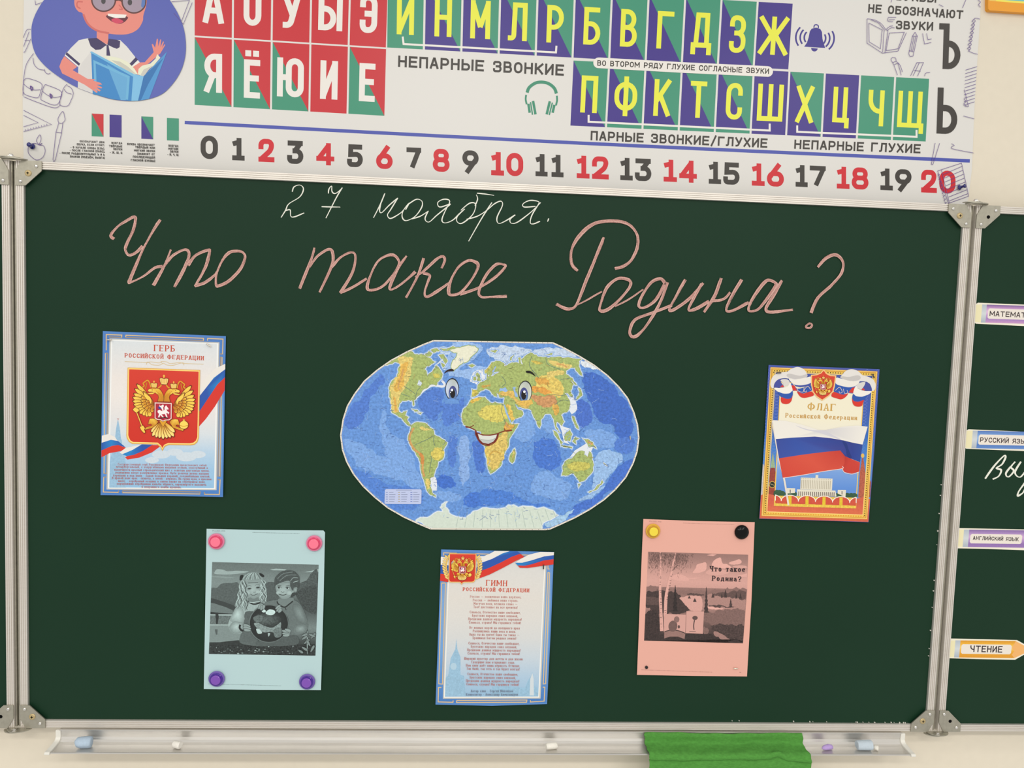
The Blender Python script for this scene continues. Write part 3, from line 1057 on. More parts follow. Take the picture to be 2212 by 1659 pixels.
def cells(bl, br, tl, tr, n, gap=.055):
    bl, br, tl, tr = [Vector(ap.uv(*p)) for p in (bl, br, tl, tr)]
    out = []
    for i in range(n):
        a, b = i / (n - 1 + 1 - gap) , (i + 1 - gap) / (n - 1 + 1 - gap)
        out.append((tl.lerp(tr, a), tl.lerp(tr, b), bl.lerp(br, b), bl.lerp(br, a)))
    return out


ap.crop(0, 0, 1)
BASE = ap.lv


def tile(ch_, c, kind, lcol, boxf, strip_col=None):
    ap.lv = BASE + 2
    ap.begin('letter_tile')
    tl, tr, br, bl = c
    one = {'r': RE, 'g': GN, 'p': PU}.get(kind)
    if one:
        ap.add([tl, tr, br, bl], one)
    else:
        lo, hi = (GN, RE) if kind == 'x' else (PU, GN)
        ap.add([tl, tr, br], hi)
        ap.add([tl, br, bl], lo)
    if strip_col:
        ap.lv += 1
        f = lambda a, b: a.lerp(b, .93)
        ap.add([f(tl, bl), f(tr, br), br, bl], strip_col)
    ap.lv = BASE + 5
    ap.begin('letter', sub=True)
    ap.letter(ch_, c, boxf, .075 if lcol == YL else .088, lcol)


WL = (232, 228, 222)
B1 = (.26, .2, .74, .775)
for ch_, c in zip('АОУЫЭ', cells((420.5, 76.7), (833.5, 102.5), (420.5, -68), (838, -42), 5, .05)):
    tile(ch_, c, 'r', WL, {'А': (.22, .2, .78, .78), 'У': (.22, .2, .78, .78), 'Ы': (.18, .2, .84, .78)}.get(ch_, B1))
for ch_, c, k in zip('ЯЁЮИЕ', cells((420.5, 226.6), (830.3, 250.2), (420.5, 80.3), (834, 106), 5, .05), 'xxxrx'):
    tile(ch_, c, k, WL, {'Ю': (.13, .2, .86, .78), 'Е': (.28, .2, .72, .77), 'Ё': (.28, .15, .72, .72)}.get(ch_, B1))
YB = (.26, .21, .74, .78)
YW = {'М': (.21, .21, .77, .79), 'Ж': (.07, .21, .93, .79), 'Ш': (.13, .21, .89, .79), 'Щ': (.1, .21, .9, .79), 'Ф': (.17, .22, .83, .76), 'Д': (.2, .22, .8, .79), 'Л': (.22, .21, .76, .79), 'Х': (.22, .21, .74, .79), 'Ц': (.26, .24, .76, .8)}
for ch_, c, k in zip('ЙНМЛРБВГДЗЖ', cells((836.4, 102.5), (1702.8, 150), (838, -40), (1712.3, 8), 11), 'gdddddddddp'):
    tile(ch_, c, k, YL, YW.get(ch_, YB))
for ch_, c, k in zip('ПФКТСШХЦЧЩ', cells((1232.1, 271.3), (1999.6, 305.7), (1239, 130.7), (2007, 170.3), 10), 'dddddpdpgg'):
    tile(ch_, c, k, YL, YW.get(ch_, YB), GN if ch_ in 'ФКТС' else None)
ap.lv = BASE + 16
ap.begin('bracket_line')
for P in ([(869.9, 79), (871.8, 95.2), (1200.9, 113.3), (1202, 98.8)], [(1271.5, 248.2), (1271.5, 263), (1662.6, 282), (1662.6, 267)], [(1722, 271), (1722, 284.8), (1979.8, 295.6), (1979.8, 280.7)]):
    ap.line(P, 4.2, WL, sm=False)
ap.begin('caption_text', 'dark grey capital caption')
ap.text('НЕПАРНЫЕ ЗВОНКИЕ', (859.8, 144.6), (1217.8, 163.9), 24.5, DK, .19)
ap.begin('caption_text', 'dark grey capital caption')
ap.text('ПАРНЫЕ ЗВОНКИЕ/ГЛУХИЕ', (1275.6, 303), (1657.2, 319.5), 20.3, DK, .19)
ap.begin('caption_text', 'dark grey capital caption')
ap.text('НЕПАРНЫЕ ГЛУХИЕ', (1715.4, 321.4), (1988, 331.4), 19.8, DK, .19)
ap.begin('caption_text', 'dark grey capital caption')
ap.text('БУКВЫ', (1936, 0.5), (2022, 6), 19, DK, .19)
ap.text('НЕ ОБОЗНАЧАЮТ', (1874.9, 27.1), (2079.6, 41.2), 18.5, DK, .19)
ap.text('ЗВУКИ', (1935, 63), (2015, 66.4), 18.5, DK, .19)
ap.begin('caption_strip', 'white pill caption between the two rows of tiles')
ap.line([(1295, 136), (1480, 146.3), (1656, 154.5)], 23, WL, sm=False, cap=2)
ap.ell(1293, 136, 11.5, 11.5, WL)
ap.ell(1658, 154.7, 11.5, 11.5, WL)
ap.text('ВО ВТОРОМ РЯДУ ГЛУХИЕ СОГЛАСНЫЕ ЗВУКИ', (1290, 142), (1660.7, 160), 12, DK, .18)
for ch_, (a, b, c, d) in (('Ъ', (2026, 149, 2073.4, 50.2)), ('Ь', (2022.7, 288.8, 2066.6, 189))):
    ap.begin('letter', 'large dark grey sign letter')
    P = [Vector(ap.uv(*p)) for p in ((a + 3, d), (c + 3, d + 2), (c, b + 1.5), (a, b - .5))]
    ap.letter(ch_, P, (0, 0, 1, 1), .135, DK)
for i, (l, t, r, b) in enumerate(((432.5, 292, 471.6, 344.7), (501, 297, 529, 347.5), (557, 299, 593.5, 351), (619.4, 303, 656, 355), (682.4, 308, 723, 358), (749, 311, 784.5, 362), (811.6, 315, 849, 366),
        (877.4, 317.8, 910.4, 367.7), (934, 320.6, 971.9, 372), (998, 324, 1034.6, 374), (1061, 328.4, 1130.3, 381), (1156.8, 332.7, 1217.3, 382.8), (1245.8, 336.3, 1315, 387.3), (1339.9, 341, 1407, 391.4),
        (1433.5, 345, 1505.3, 394.6), (1531, 349.3, 1597.5, 399.2), (1624, 353, 1693.3, 403.3), (1718.6, 356.7, 1783.7, 405.5), (1807.6, 360.2, 1876, 409.5), (1901.7, 364, 1969, 412.8), (1989.3, 366.7, 2064, 418.2))):
    ap.lv = BASE + 4
    ap.begin('numeral')
    sl = .022 * (r - l)
    P = [Vector(ap.uv(*p)) for p in ((l, t - sl), (r, t + sl), (r, b + sl), (l, b - sl))]
    col = DK if i % 2 or not i else RD
    s_ = str(i)
    if len(s_) == 1:
        ap.letter(s_, P, (0.02, 0.02, .98, .98), .21, col)
    else:
        w0 = .40 if s_[0] == '1' else .46
        if s_ == '11':
            w0 = .43
        ap.letter(s_[0], P, (0, 0.02, w0, .98), .21, col)
        ap.letter(s_[1], P, (1 - w0 if s_ == '11' else w0 + .07, 0.02, 1, .98), .21, col)
ap.lv = BASE + 4
ap.begin('rule_line', 'long blue line under the letters')
ap.line([(402, 264.7), (1240, 308.5), (2092, 347.5)], 7.5, (78, 88, 172), sm=True, cap=3)
# sound icons
ap.begin('bell_icon', 'purple ringing bell symbol')
ap.crop(1672, 0, 3.687)
BC = (64, 56, 140)
ap.poly([(285, 250), (300, 228), (335, 220), (368, 230), (382, 255), (386, 310), (395, 345), (408, 382), (240, 372), (262, 340), (275, 300)], BC)
ap.line([(317, 222), (322, 202), (337, 197), (352, 205), (353, 224)], 9, BC)
ap.ell(322, 384, 26, 26, BC, a0=5, a1=185)
for r in (70, 98, 128):
    for a in (150, -38):
        ap.line([(322 + r * 1.16 * math.cos(math.radians(a + k * 14)) + (0 if a > 90 else 12), 300 + r * math.sin(math.radians(a + k * 14)) + (0 if a > 90 else 8)) for k in range(6)] if a > 90 else
                [(322 + r * 1.16 * math.cos(math.radians(a + 12 + k * 14)) + 8, 304 + r * math.sin(math.radians(a + 12 + k * 14))) for k in range(6)], 13, BC)
ap.begin('headphones_icon', 'green headphones symbol')
ap.crop(820, 0, 4.148)
HG = (62, 140, 112)
ap.line([(1322, 830), (1340, 785), (1395, 745), (1455, 736), (1515, 750), (1565, 790), (1584, 838)], 28, HG)
ap.line([(1313, 850), (1309, 890), (1318, 935)], 16, HG)
ap.line([(1588, 858), (1590, 900), (1580, 945)], 16, HG)
for a, b in (((1333, 930), (1345, 1010)), ((1352, 915), (1370, 1028)), ((1375, 905), (1397, 1025))):
    ap.line([a, b], 22 if a[0] > 1370 or a[0] < 1340 else 12, HG, sm=False)
for a, b in (((1566, 940), (1550, 1010)), ((1548, 920), (1520, 1030)), ((1525, 908), (1497, 1025))):
    ap.line([a, b], 22 if a[0] < 1530 or a[0] > 1560 else 12, HG, sm=False)
# colour key
ap.begin('colour_key', 'four small colour swatches with tiny captions')
ap.crop(0, 0, 4.148)


def sw(x0, y0, x1, y1, k):
    A, B, C, D = (x0, y0), (x1, y0 + 5), (x1, y1 + 5), (x0, y1)
    if k in ('g', 'p'):
        ap.poly([A, B, C, D], GN if k == 'g' else PU)
    else:
        ap.poly([A, B, C], RE if k == 'x' else GN)
        ap.poly([A, C, D], GN if k == 'x' else PU, keep=True)


sw(822, 1018, 928, 1220, 'x'), sw(982, 1027, 1090, 1228, 'p'), sw(1267, 1043, 1373, 1243, 'd'), sw(1496, 1057, 1603, 1257, 'g')
for t, x0, x1, y in (('ОБОЗНАЧАЮТ ДВА', 714, 937, 1280), ('ЗВУКА, ЕСЛИ СТОЯТ:', 688, 938, 1307), ('- В НАЧАЛЕ СЛОВА (ЕЛЬ),', 634, 938, 1335), ('- ПОСЛЕ ГЛАСНОЙ (ПОЯС),', 626, 939, 1362), ('- ПОСЛЕ РАЗДЕЛИТЕЛЬНЫХ Ъ И Ь', 536, 939, 1388), ('ЗНАКОВ (ПОДЪЁМ, ВЬЮГА)', 627, 940, 1418),
                     ('ВСЕГДА', 1000, 1096, 1292), ('ТВЁРДЫЕ', 978, 1096, 1320), ('ЗВУКИ', 1016, 1096, 1347), ('- Ж, Ш, Ц', 986, 1097, 1377), ('БУКВА ОБОЗНАЧАЕТ', 1142, 1388, 1305), ('ТВЁРДЫЙ ИЛИ', 1212, 1389, 1332),
                     ('МЯГКИЙ ЗВУКИ', 1203, 1389, 1361), ('(ЗАВИСИТ ОТ', 1233, 1389, 1390), ('ПОСЛЕДУЮЩЕЙ', 1193, 1390, 1418), ('ГЛАСНОЙ БУКВЫ)', 1174, 1390, 1448), ('ВСЕГДА', 1512, 1600, 1317), ('МЯГКИЕ', 1510, 1600, 1344), ('ЗВУКИ', 1526, 1600, 1369), ('- Й, Ч, Щ', 1503, 1601, 1396)):
    ap.text(t, (x0, y - (x1 - x0) * .02), (x1, y + (x1 - x0) * .02), 19, DK, .2)
# the reading boy
ap.begin('boy_illustration', 'cartoon boy in glasses reading a blue book on a violet oval')
SK, SK2, NB = (226, 136, 124), (204, 104, 98), (56, 46, 92)
ap.poly([(285, 320), (290, 220), (330, 110), (400, 0), (480, -70), (800, -160), (1200, -160), (1450, -70), (1560, 60), (1630, 200), (1662, 330), (1665, 480), (1630, 620), (1560, 740), (1460, 840), (1330, 890), (1180, 907), (1020, 893), (870, 852), (700, 788), (560, 710), (420, 605), (330, 500), (293, 400)], (86, 96, 176), sm=True)
ap.poly([(590, 490), (640, 430), (710, 362), (790, 345), (1080, 362), (1140, 420), (1240, 545), (1185, 590), (1150, 570), (1160, 700), (830, 838), (700, 790), (705, 600)], (222, 220, 216))
ap.poly([(815, 470), (740, 560), (705, 640), (700, 790), (835, 838)], (212, 210, 208))
ap.poly([(870, 275), (975, 275), (972, 395), (960, 400), (870, 350)], SK)
ap.poly([(790, 347), (870, 342), (962, 405), (945, 415), (905, 445), (860, 450), (815, 415)], NB)
ap.poly([(975, 350), (1050, 358), (1080, 372), (1075, 425), (1050, 440), (1010, 425), (965, 402)], NB)
ap.poly([(958, 405), (975, 405), (992, 503), (957, 500)], NB)
ap.poly([(598, 470), (720, 573), (700, 600), (583, 500)], (232, 230, 226))
ap.poly([(600, 468), (722, 573), (710, 592), (590, 490)], NB)
ap.poly([(1218, 515), (1240, 540), (1180, 597), (1156, 582)], NB)
ap.poly([(1238, 540), (1255, 560), (1195, 605), (1180, 597)], (232, 230, 226))
ap.poly([(580, 505), (695, 600), (655, 630), (790, 710), (860, 710), (838, 725), (905, 745), (918, 760), (870, 762), (920, 785), (912, 795), (868, 785), (906, 812), (895, 822), (845, 795), (880, 825), (870, 835), (820, 800), (760, 760), (560, 660), (535, 600), (555, 545)], SK)
ap.poly([(1195, 600), (1255, 562), (1300, 560), (1380, 470), (1362, 400), (1372, 395), (1392, 430), (1408, 350), (1418, 350), (1420, 420), (1438, 355), (1447, 357), (1440, 425), (1464, 372), (1472, 378), (1455, 430), (1478, 398), (1484, 405), (1440, 480), (1300, 600), (1240, 680), (1225, 660)], SK)
# head
ap.poly([(670, 0), (690, -60), (800, -160), (1150, -160), (1290, -60), (1318, 20), (1288, 140), (1282, 190), (1240, 262), (1160, 305), (1060, 312), (960, 300), (860, 270), (790, 220), (745, 125), (705, 105), (675, 60)], SK, sm=True)
ap.line([(750, 130), (790, 215), (870, 275), (980, 300)], 18, SK2)
ap.line([(745, 20), (700, 20), (695, 60), (725, 80)], 12, SK2)
ap.line([(1068, 45), (1100, 85), (1070, 85)], 10, SK2)
ap.poly([(960, 140), (1138, 150), (1130, 190), (1085, 215), (1040, 210), (990, 185)], (92, 36, 52), sm=True)
ap.poly([(968, 125), (1138, 135), (1125, 162), (1040, 165), (972, 145)], (238, 236, 230))
ap.poly([(1000, 180), (1050, 165), (1110, 195), (1070, 214), (1030, 207)], (206, 66, 96), sm=True)
ap.ell(932, 0, 104, 106, (160, 144, 160))
ap.ell(1203, 15, 104, 106, (160, 144, 160))
for cx, cy in ((932, 0), (1203, 15)):
    ap.line([(cx + 106 * math.cos(t * .3142), cy + 104 * math.sin(t * .3142)) for t in range(20)], 13, (92, 54, 52), closed=True)
ap.line([(1030, 10), (1068, 2), (1100, 18)], 13, (92, 54, 52))
ap.poly([(1275, -20), (1305, -15), (1302, 45), (1285, 75), (1268, 60)], (88, 120, 182))
ap.ell(930, 12, 20, 27, (70, 66, 70))
ap.ell(1167, 24, 20, 27, (70, 66, 70))
# book
ap.poly([(930, 505), (1000, 508), (1080, 525), (1150, 560), (1210, 620), (1238, 668), (1195, 668), (1050, 585)], (226, 228, 204))
ap.poly([(1000, 540), (1080, 555), (1150, 600), (1225, 668), (1150, 650)], (196, 196, 184))
ap.poly([(1238, 668), (1245, 620), (1275, 592), (1350, 572), (1395, 530), (1412, 487), (1440, 520), (1380, 590), (1330, 630), (1290, 690)], (226, 228, 204))
ap.poly([(1262, 675), (1290, 625), (1370, 590), (1330, 635), (1290, 690)], (200, 198, 188))
ap.poly([(820, 465), (1180, 670), (1210, 690), (1225, 905), (1180, 907), (1020, 893), (870, 852), (835, 845)], (54, 132, 196))
ap.poly([(960, 575), (1150, 690), (1130, 900), (1085, 898)], (98, 166, 212))
ap.line([(862, 830), (850, 555), (1155, 692), (1140, 895)], 22, (106, 176, 216), sm=False)
ap.poly([(808, 470), (825, 463), (1200, 665), (1195, 690)], (112, 182, 220))
ap.poly([(1198, 665), (1290, 685), (1240, 905), (1180, 907)], (122, 186, 226))
ap.poly([(1290, 685), (1500, 465), (1340, 885), (1330, 890), (1240, 905)], (74, 148, 206))
ap.poly([(1290, 685), (1470, 520), (1420, 600), (1330, 760), (1265, 902), (1240, 905)], (42, 112, 176))
ap.poly([(838, 725), (905, 745), (918, 760), (870, 762), (920, 785), (912, 795), (868, 785), (906, 812), (895, 822), (845, 795), (880, 825), (870, 835), (815, 795), (790, 712), (860, 712)], SK)
# line doodles
ap.begin('line_doodles', 'thin violet outlines of school things')
ap.up(2)
D = lambda P, c=False, sm=True: ap.line(P, 4, LN, closed=c, sm=sm, keep=True)
D([(318, 5), (322, 45), (380, 25)], sm=False)
D([(212, 340), (245, 270), (280, 265)]), D([(215, 470), (230, 460), (280, 350)]), D([(215, 420), (265, 285)]), D([(225, 365), (268, 362)], sm=False)
D([(305, 480), (240, 580), (215, 720), (210, 860)]), D([(300, 520), (310, 580), (350, 620), (400, 630)]), D([(400, 620), (410, 650), (435, 665), (455, 655)])
D([(225, 715), (260, 705), (375, 752), (365, 830), (345, 875), (290, 870), (215, 835), (215, 740)], True), D([(215, 755), (260, 790), (310, 808), (365, 805)])
D([(400, 770), (440, 770), (550, 820), (548, 880), (520, 935), (470, 940), (390, 905), (370, 880)], True), D([(385, 820), (430, 855), (490, 875), (548, 865)])
ap.line([(277, 775), (285, 810), (297, 790)], 9, LN, closed=True, keep=True), ap.line([(452, 845), (460, 880), (470, 860)], 9, LN, closed=True, keep=True)
D([(215, 868), (330, 915), (490, 968), (545, 940)]), D([(605, 755), (570, 800), (540, 910), (550, 948), (610, 950), (640, 900), (660, 840), (640, 790), (605, 770)]), D([(578, 800), (600, 830), (645, 845)])
D([(215, 990), (465, 1117), (215, 1180)], sm=False), D([(215, 1035), (345, 1100), (215, 1137)], sm=False)
for k in range(9):
    D([(232 + k * 24, 1172 - k * 6), (230 + k * 24, 1160 - k * 6)], sm=False)
D([(565, 1000), (525, 1060), (530, 1100), (560, 1105), (585, 1080), (583, 1050)], True), D([(530, 1105), (505, 1185), (478, 1430), (486, 1453), (500, 1430), (556, 1190), (566, 1105)], sm=False), D([(507, 1185), (556, 1192)], sm=False)
D([(355, 1300), (310, 1285), (262, 1310), (258, 1370), (290, 1410), (335, 1435), (385, 1412), (408, 1360), (395, 1310)], True), D([(350, 1295), (330, 1260), (360, 1210), (372, 1250), (355, 1298), (380, 1285), (365, 1300)])
D([(1540, 18), (1700, 5), (1630, 190)], sm=False), D([(1725, 25), (1645, 220), (1560, 120)], sm=False)
ap.crop(1672, 0, 3.687)
D2 = lambda P, c=False, sm=True: ap.line(P, 3.4, LN, closed=c, sm=sm, keep=True)
D2([(738, 152), (738, 345), (860, 425), (985, 408), (1052, 262)], sm=False), D2([(738, 152), (795, 160), (850, 190), (888, 240)]), D2([(752, 185), (860, 240), (855, 270), (845, 390), (755, 335), (752, 185)], sm=False)
D2([(770, 160), (830, 185), (875, 240), (862, 418)], sm=False), D2([(888, 240), (905, 245), (880, 425)], sm=False), D2([(915, 265), (1035, 258), (985, 390), (890, 405), (915, 265)], sm=False), D2([(890, 235), (920, 212), (945, 208)]), D2([(900, 242), (935, 222), (958, 225)])
D2([(905, 145), (905, 170), (945, 175)]), D2([(905, 140), (970, 140)]), D2([(910, 160), (960, 158)])
D2([(1120, 258), (1100, 290), (1070, 430), (1080, 452), (1105, 448), (1138, 290), (1120, 258)], sm=False), D2([(1098, 290), (1138, 290)], sm=False), D2([(1112, 290), (1088, 410)], sm=False), D2([(1126, 292), (1100, 412)], sm=False), D2([(1072, 405), (1112, 415)], sm=False)
D2([(1180, 268), (1195, 352), (1250, 340)], sm=False), D2([(1212, 268), (1222, 318), (1252, 312)], sm=False)
D2([(980, 600), (950, 515), (930, 480), (940, 460), (965, 465), (972, 490), (1000, 520), (1020, 575)]), D2([(955, 515), (985, 505), (1010, 600)], sm=False), D2([(940, 500), (970, 490)], sm=False)
D2([(1085, 605), (1135, 500), (1188, 500), (1140, 608)], sm=False), D2([(1115, 560), (1165, 570)], sm=False), D2([(1155, 500), (1105, 605)], sm=False), D2([(1197, 608), (1205, 585), (1240, 578)])
D2([(1637, 155), (1600, 147), (1580, 165)]), D2([(1545, 405), (1570, 420), (1618, 435)])
for k in range(8):
    x, y = 1588 - k * 5.2, 170 + k * 31
    D2([(x - 14, y), (x, y - 12), (x + 12, y), (x, y + 10), (x - 12, y + 2)], True), D2([(x + 4, y + 8), (x - 6, y + 26)], sm=False)
for k in range(11):
    D2([(1522 - k * 1.5, 560 + k * 28), (1614 - k * 2, 532 + k * 28)], sm=False)
D2([(1512, 715), (1545, 850), (1515, 848)], sm=False), D2([(1508, 790), (1525, 810), (1508, 830), (1530, 845)]), D2([(1505, 925), (1592, 948)], sm=False), D2([(1280, 1140), (1250, 1310), (1262, 1312), (1316, 1142)], sm=False)
D2([(1410, 1145), (1432, 1160), (1412, 1170), (1425, 1188), (1588, 1220)]), D2([(930, 20), (936, 0)], sm=False), D2([(1310, 38), (1345, 55)], sm=False), D2([(1525, 0), (1498, 65)], sm=False), D2([(1620, 0), (1640, 20), (1625, 40), (1642, 60)])
D2([(1300, 1362), (1490, 1300), (1547, 1563), (1385, 1620), (1300, 1362)], sm=False)
for k in range(8):
    D2([(1345 + k * 7, 1390 + k * 30), (1494 + k * 6.5, 1326 + k * 31)], sm=False)
for k in range(9):
    x, y = 1302 + k * 7, 1385 + k * 28
    D2([(x - 4, y), (x + 12, y + 6), (x, y + 14), (x + 8, y + 22)])
D2([(1330, 1355), (1392, 1615)], sm=False)
ap.done()
# ------------------------------------------------------------------ the state emblem drawn on three of the posters
def emblem(sh, T, shield=True, part=True):
    sh.T = T
    if shield:
        sh.poly([(50, 115), (1350, 160), (1325, 1370), (1300, 1450), (1250, 1495), (1180, 1508), (790, 1500), (715, 1530), (670, 1612), (640, 1545), (575, 1492), (130, 1482), (70, 1445), (35, 1380), (28, 1330)], (226, 172, 74))
        sh.poly([(62, 128), (1338, 172), (1313, 1365), (1290, 1435), (1240, 1480), (1170, 1492), (785, 1485), (708, 1515), (671, 1580), (648, 1535), (585, 1480), (140, 1468), (85, 1435), (50, 1370), (42, 1328)], (250, 216, 128))
        sh.poly([(78, 146), (1322, 188), (1298, 1362), (1272, 1424), (1228, 1460), (1160, 1472), (775, 1466), (702, 1500), (672, 1556), (652, 1515), (590, 1460), (150, 1448), (100, 1420), (70, 1360), (62, 1325)], [(212, 60, 44)] * 2 + [(206, 48, 32)] * 13, sm=False)
    G1, G2, G3, ED = (244, 206, 84), (222, 160, 42), (196, 122, 28), (112, 48, 16)
    mir = lambda p: (1405 - p[0], p[1] + (1405 - 2 * p[0]) * .03)
    both = lambda f: (f(lambda p: p), f(mir))

    def shape(P, c, e=7):
        cx, cy = sum(p[0] for p in P) / len(P), sum(p[1] for p in P) / len(P)
        sh.line(P, e * 2, ED, closed=True, sm=False)
        sh.poly(P, c)
    tips = [(222, 420), (187, 500), (167, 585), (148, 652), (150, 718), (165, 778), (178, 835), (215, 890), (265, 935), (325, 968), (388, 990), (450, 990)]
    inner = [(335, 555), (300, 640), (295, 705), (305, 765), (325, 815), (365, 862), (425, 905), (485, 915)]
    inner2 = [(385, 650), (380, 710), (395, 765), (430, 815), (480, 850)]
    for m in (lambda p: p, mir):
        for i, t in enumerate(tips):
            a = (470 - i * 3, 700 + i * 16)
            sh.leaf(m(a), m(t), 68, [G2] * 2 + [G1] * 6 + [G2] * 2, ED)
        for i, t in enumerate(inner):
            sh.leaf(m((500, 730 + i * 12)), m(t), 62, [G3] * 3 + [G2] * 2 + [G1] * 2 + [G3] * 3, ED)
        for i, t in enumerate(inner2):
            sh.leaf(m((530, 790 + i * 6)), m(t), 58, [G3] * 4 + [G1] * 2 + [G3] * 4, ED)
        shape([m(p) for p in [(335, 548), (400, 600), (455, 645), (482, 710), (470, 770), (452, 740), (435, 700), (400, 690), (352, 630)]], G1)
        sh.line([m(p) for p in [(465, 470), (450, 400), (410, 345), (350, 380), (330, 400), (348, 440), (318, 468)]], 26, G3)
        sh.line([m(p) for p in [(465, 470), (450, 400), (410, 345), (350, 380), (330, 400), (348, 440), (318, 468)]], 15, G2)
        sh.line([m(p) for p in [(395, 385), (385, 440), (370, 500)]], 22, G3)
        sh.line([m(p) for p in [(660, 410), (640, 450), (600, 480)]], 22, G2)
        shape([m(p) for p in [(590, 722), (612, 650), (600, 605), (545, 565), (492, 548), (430, 548), (415, 520), (440, 500), (500, 490), (560, 484), (622, 500), (662, 550), (692, 620), (702, 722)]], [G3, G2, G2, G1, G1, G1, G1, G1, G1, G1, G2, G2, G2, G3])
        shape([m(p) for p in [(408, 578), (470, 566), (545, 560), (505, 590), (440, 592)]], G1, 4)
        sh.ell(*m((492, 515)), 9, 7, ED)
        for k in range(4):
            sh.line([m((560 + k * 32, 530 + k * 20)), m((610 + k * 24, 600 + k * 20)), m((625 + k * 18, 690))], 6, G3)
        shape([m(p) for p in [(470, 400), (500, 392), (525, 405), (555, 395), (582, 402), (575, 450), (562, 485), (490, 485), (478, 450)]], (232, 194, 104))
        sh.line([m((525, 350)), m((525, 395))], 12, G1, sm=False)
        sh.line([m((511, 366)), m((540, 366))], 10, G1, sm=False)
        shape([m(p) for p in [(562, 1040), (500, 1028), (450, 1032), (432, 1085), (420, 1132), (470, 1120), (492, 1150), (385, 1190), (345, 1205), (362, 1228), (432, 1212), (540, 1180), (562, 1140), (600, 1088)]], [G2, G1, G1, G2, G3, G2, G3, G1, G1, G2, G2, G3, G2, G3])
        shape([m(p) for p in [(480, 470), (562, 478), (556, 496), (486, 490)]], G3, 3)
    shape([(630, 312), (660, 304), (705, 318), (752, 310), (782, 320), (772, 380), (750, 418), (660, 412), (640, 372)], (238, 204, 120))
    for k in range(4):
        sh.line([(655 + k * 34, 315), (662 + k * 28, 400)], 6, G3, sm=False)
    sh.line([(706, 245), (705, 305)], 16, G1, sm=False)
    sh.line([(686, 266), (728, 267)], 14, G1, sm=False)
    for t, a in (((478, 1262), 662), ((500, 1335), 664), ((562, 1362), 674), ((622, 1374), 682), ((690, 1390), 690), ((758, 1376), 698), ((820, 1366), 706), ((880, 1345), 716), ((895, 1270), 718)):
        sh.leaf((a, 1100), t, 66, [G2] * 2 + [G1] + [(250, 226, 140)] * 4 + [G1] + [G2] * 2, ED)
    shape([(625, 1070), (690, 1180), (752, 1074), (720, 1060), (650, 1058)], G2)
    sh.line([(190, 870), (235, 960), (350, 1270)], 26, ED)
    sh.line([(190, 870), (235, 960), (350, 1270)], 16, G1)
    shape([(150, 870), (180, 830), (240, 850), (262, 880), (215, 925), (185, 905)], G1)
    shape([(275, 1180), (330, 1150), (365, 1200), (352, 1225), (372, 1275), (350, 1288), (300, 1235)], G1)
    sh.ell(1062, 1142, 84, 78, ED)
    sh.ell(1062, 1142, 76, 70, [(246, 214, 96)] * 28)
    sh.line([(985, 1150), (1062, 1165), (1138, 1148)], 10, G3)
    sh.line([(1064, 1038), (1064, 1075)], 14, G1, sm=False)
    sh.line([(1042, 1056), (1086, 1056)], 12, G1, sm=False)
    shape([(540, 740), (845, 750), (842, 1030), (800, 1058), (725, 1062), (686, 1082), (648, 1054), (580, 1050), (540, 1020)], (240, 214, 206), 5)
    sh.poly([(556, 756), (830, 766), (827, 1022), (792, 1044), (722, 1048), (686, 1066), (652, 1042), (588, 1036), (556, 1010)], (176, 34, 58))
    sh.poly([(598, 820), (640, 800), (660, 852), (622, 862)], (52, 62, 150))
    Wt = (244, 238, 236)
    sh.poly([(590, 890), (622, 872), (690, 900), (716, 872), (718, 822), (745, 790), (790, 852), (778, 872), (752, 852), (762, 890), (804, 922), (782, 954), (768, 924), (748, 932), (772, 1010), (750, 1004), (722, 945), (662, 952), (702, 1000), (690, 1012), (640, 965), (622, 1012), (600, 1008), (620, 940), (602, 932)], Wt)
    sh.poly([(624, 774), (640, 802), (668, 790), (690, 774), (706, 800), (692, 832), (704, 900), (692, 936), (674, 872), (654, 832), (628, 816)], Wt)
    sh.line([(600, 1014), (660, 1020), (720, 1008), (780, 1022)], 16, (44, 30, 22))
    sh.T = None


SH = {}
# ------------------------------------------------------------------ coat-of-arms poster
K = 4.0455
g = SH['g'] = Sheet('coat_of_arms_poster', at(352, 895, -.0032), 'pale blue poster with red coat-of-arms shield and gold eagle at the left', 'poster', tilt=.011)
g.crop(190, 690, K)
g.begin('sheet')
g.slab([(130, 102), (1205, 146), (1192, 850), (1180, 1552), (650, 1542), (110, 1535), (121, 800)], (78, 128, 196))
g.grid((142, 120), (1192, 160), (1168, 1540), (122, 1520), [(76, 122, 190), (80, 134, 204), (120, 170, 222), (104, 158, 218), (70, 124, 196)], .04)
g.up()
for P in ([(160, 270), (160, 132), (296, 137), (294, 158), (185, 153)], [(330, 155), (332, 138), (1010, 165), (1008, 185), (330, 157)], [(1045, 185), (1046, 166), (1180, 172), (1176, 302), (1155, 301)], [(172, 295), (152, 296), (140, 1345), (165, 1346), (172, 295)],
          [(1172, 330), (1158, 332), (1136, 1368), (1156, 1370), (1172, 332)], [(160, 1378), (138, 1378), (134, 1508), (266, 1512), (268, 1494)], [(303, 1496), (303, 1514), (978, 1526), (980, 1508), (303, 1497)], [(1018, 1510), (1018, 1528), (1148, 1530), (1155, 1400), (1134, 1400)]):
    g.line(P, 11, (150, 138, 128), sm=False, keep=True)
g.up()
for P in ([(160, 270), (160, 132), (296, 137), (294, 158)], [(330, 155), (332, 138), (1010, 165), (1008, 185)], [(1045, 185), (1046, 166), (1180, 172), (1176, 302)], [(152, 296), (140, 1345)], [(1172, 330), (1150, 1370)],
          [(138, 1378), (134, 1508), (266, 1512)], [(303, 1514), (978, 1526)], [(1018, 1528), (1148, 1530), (1155, 1400)]):
    g.line(P, 6, (226, 196, 148), sm=False, keep=True)
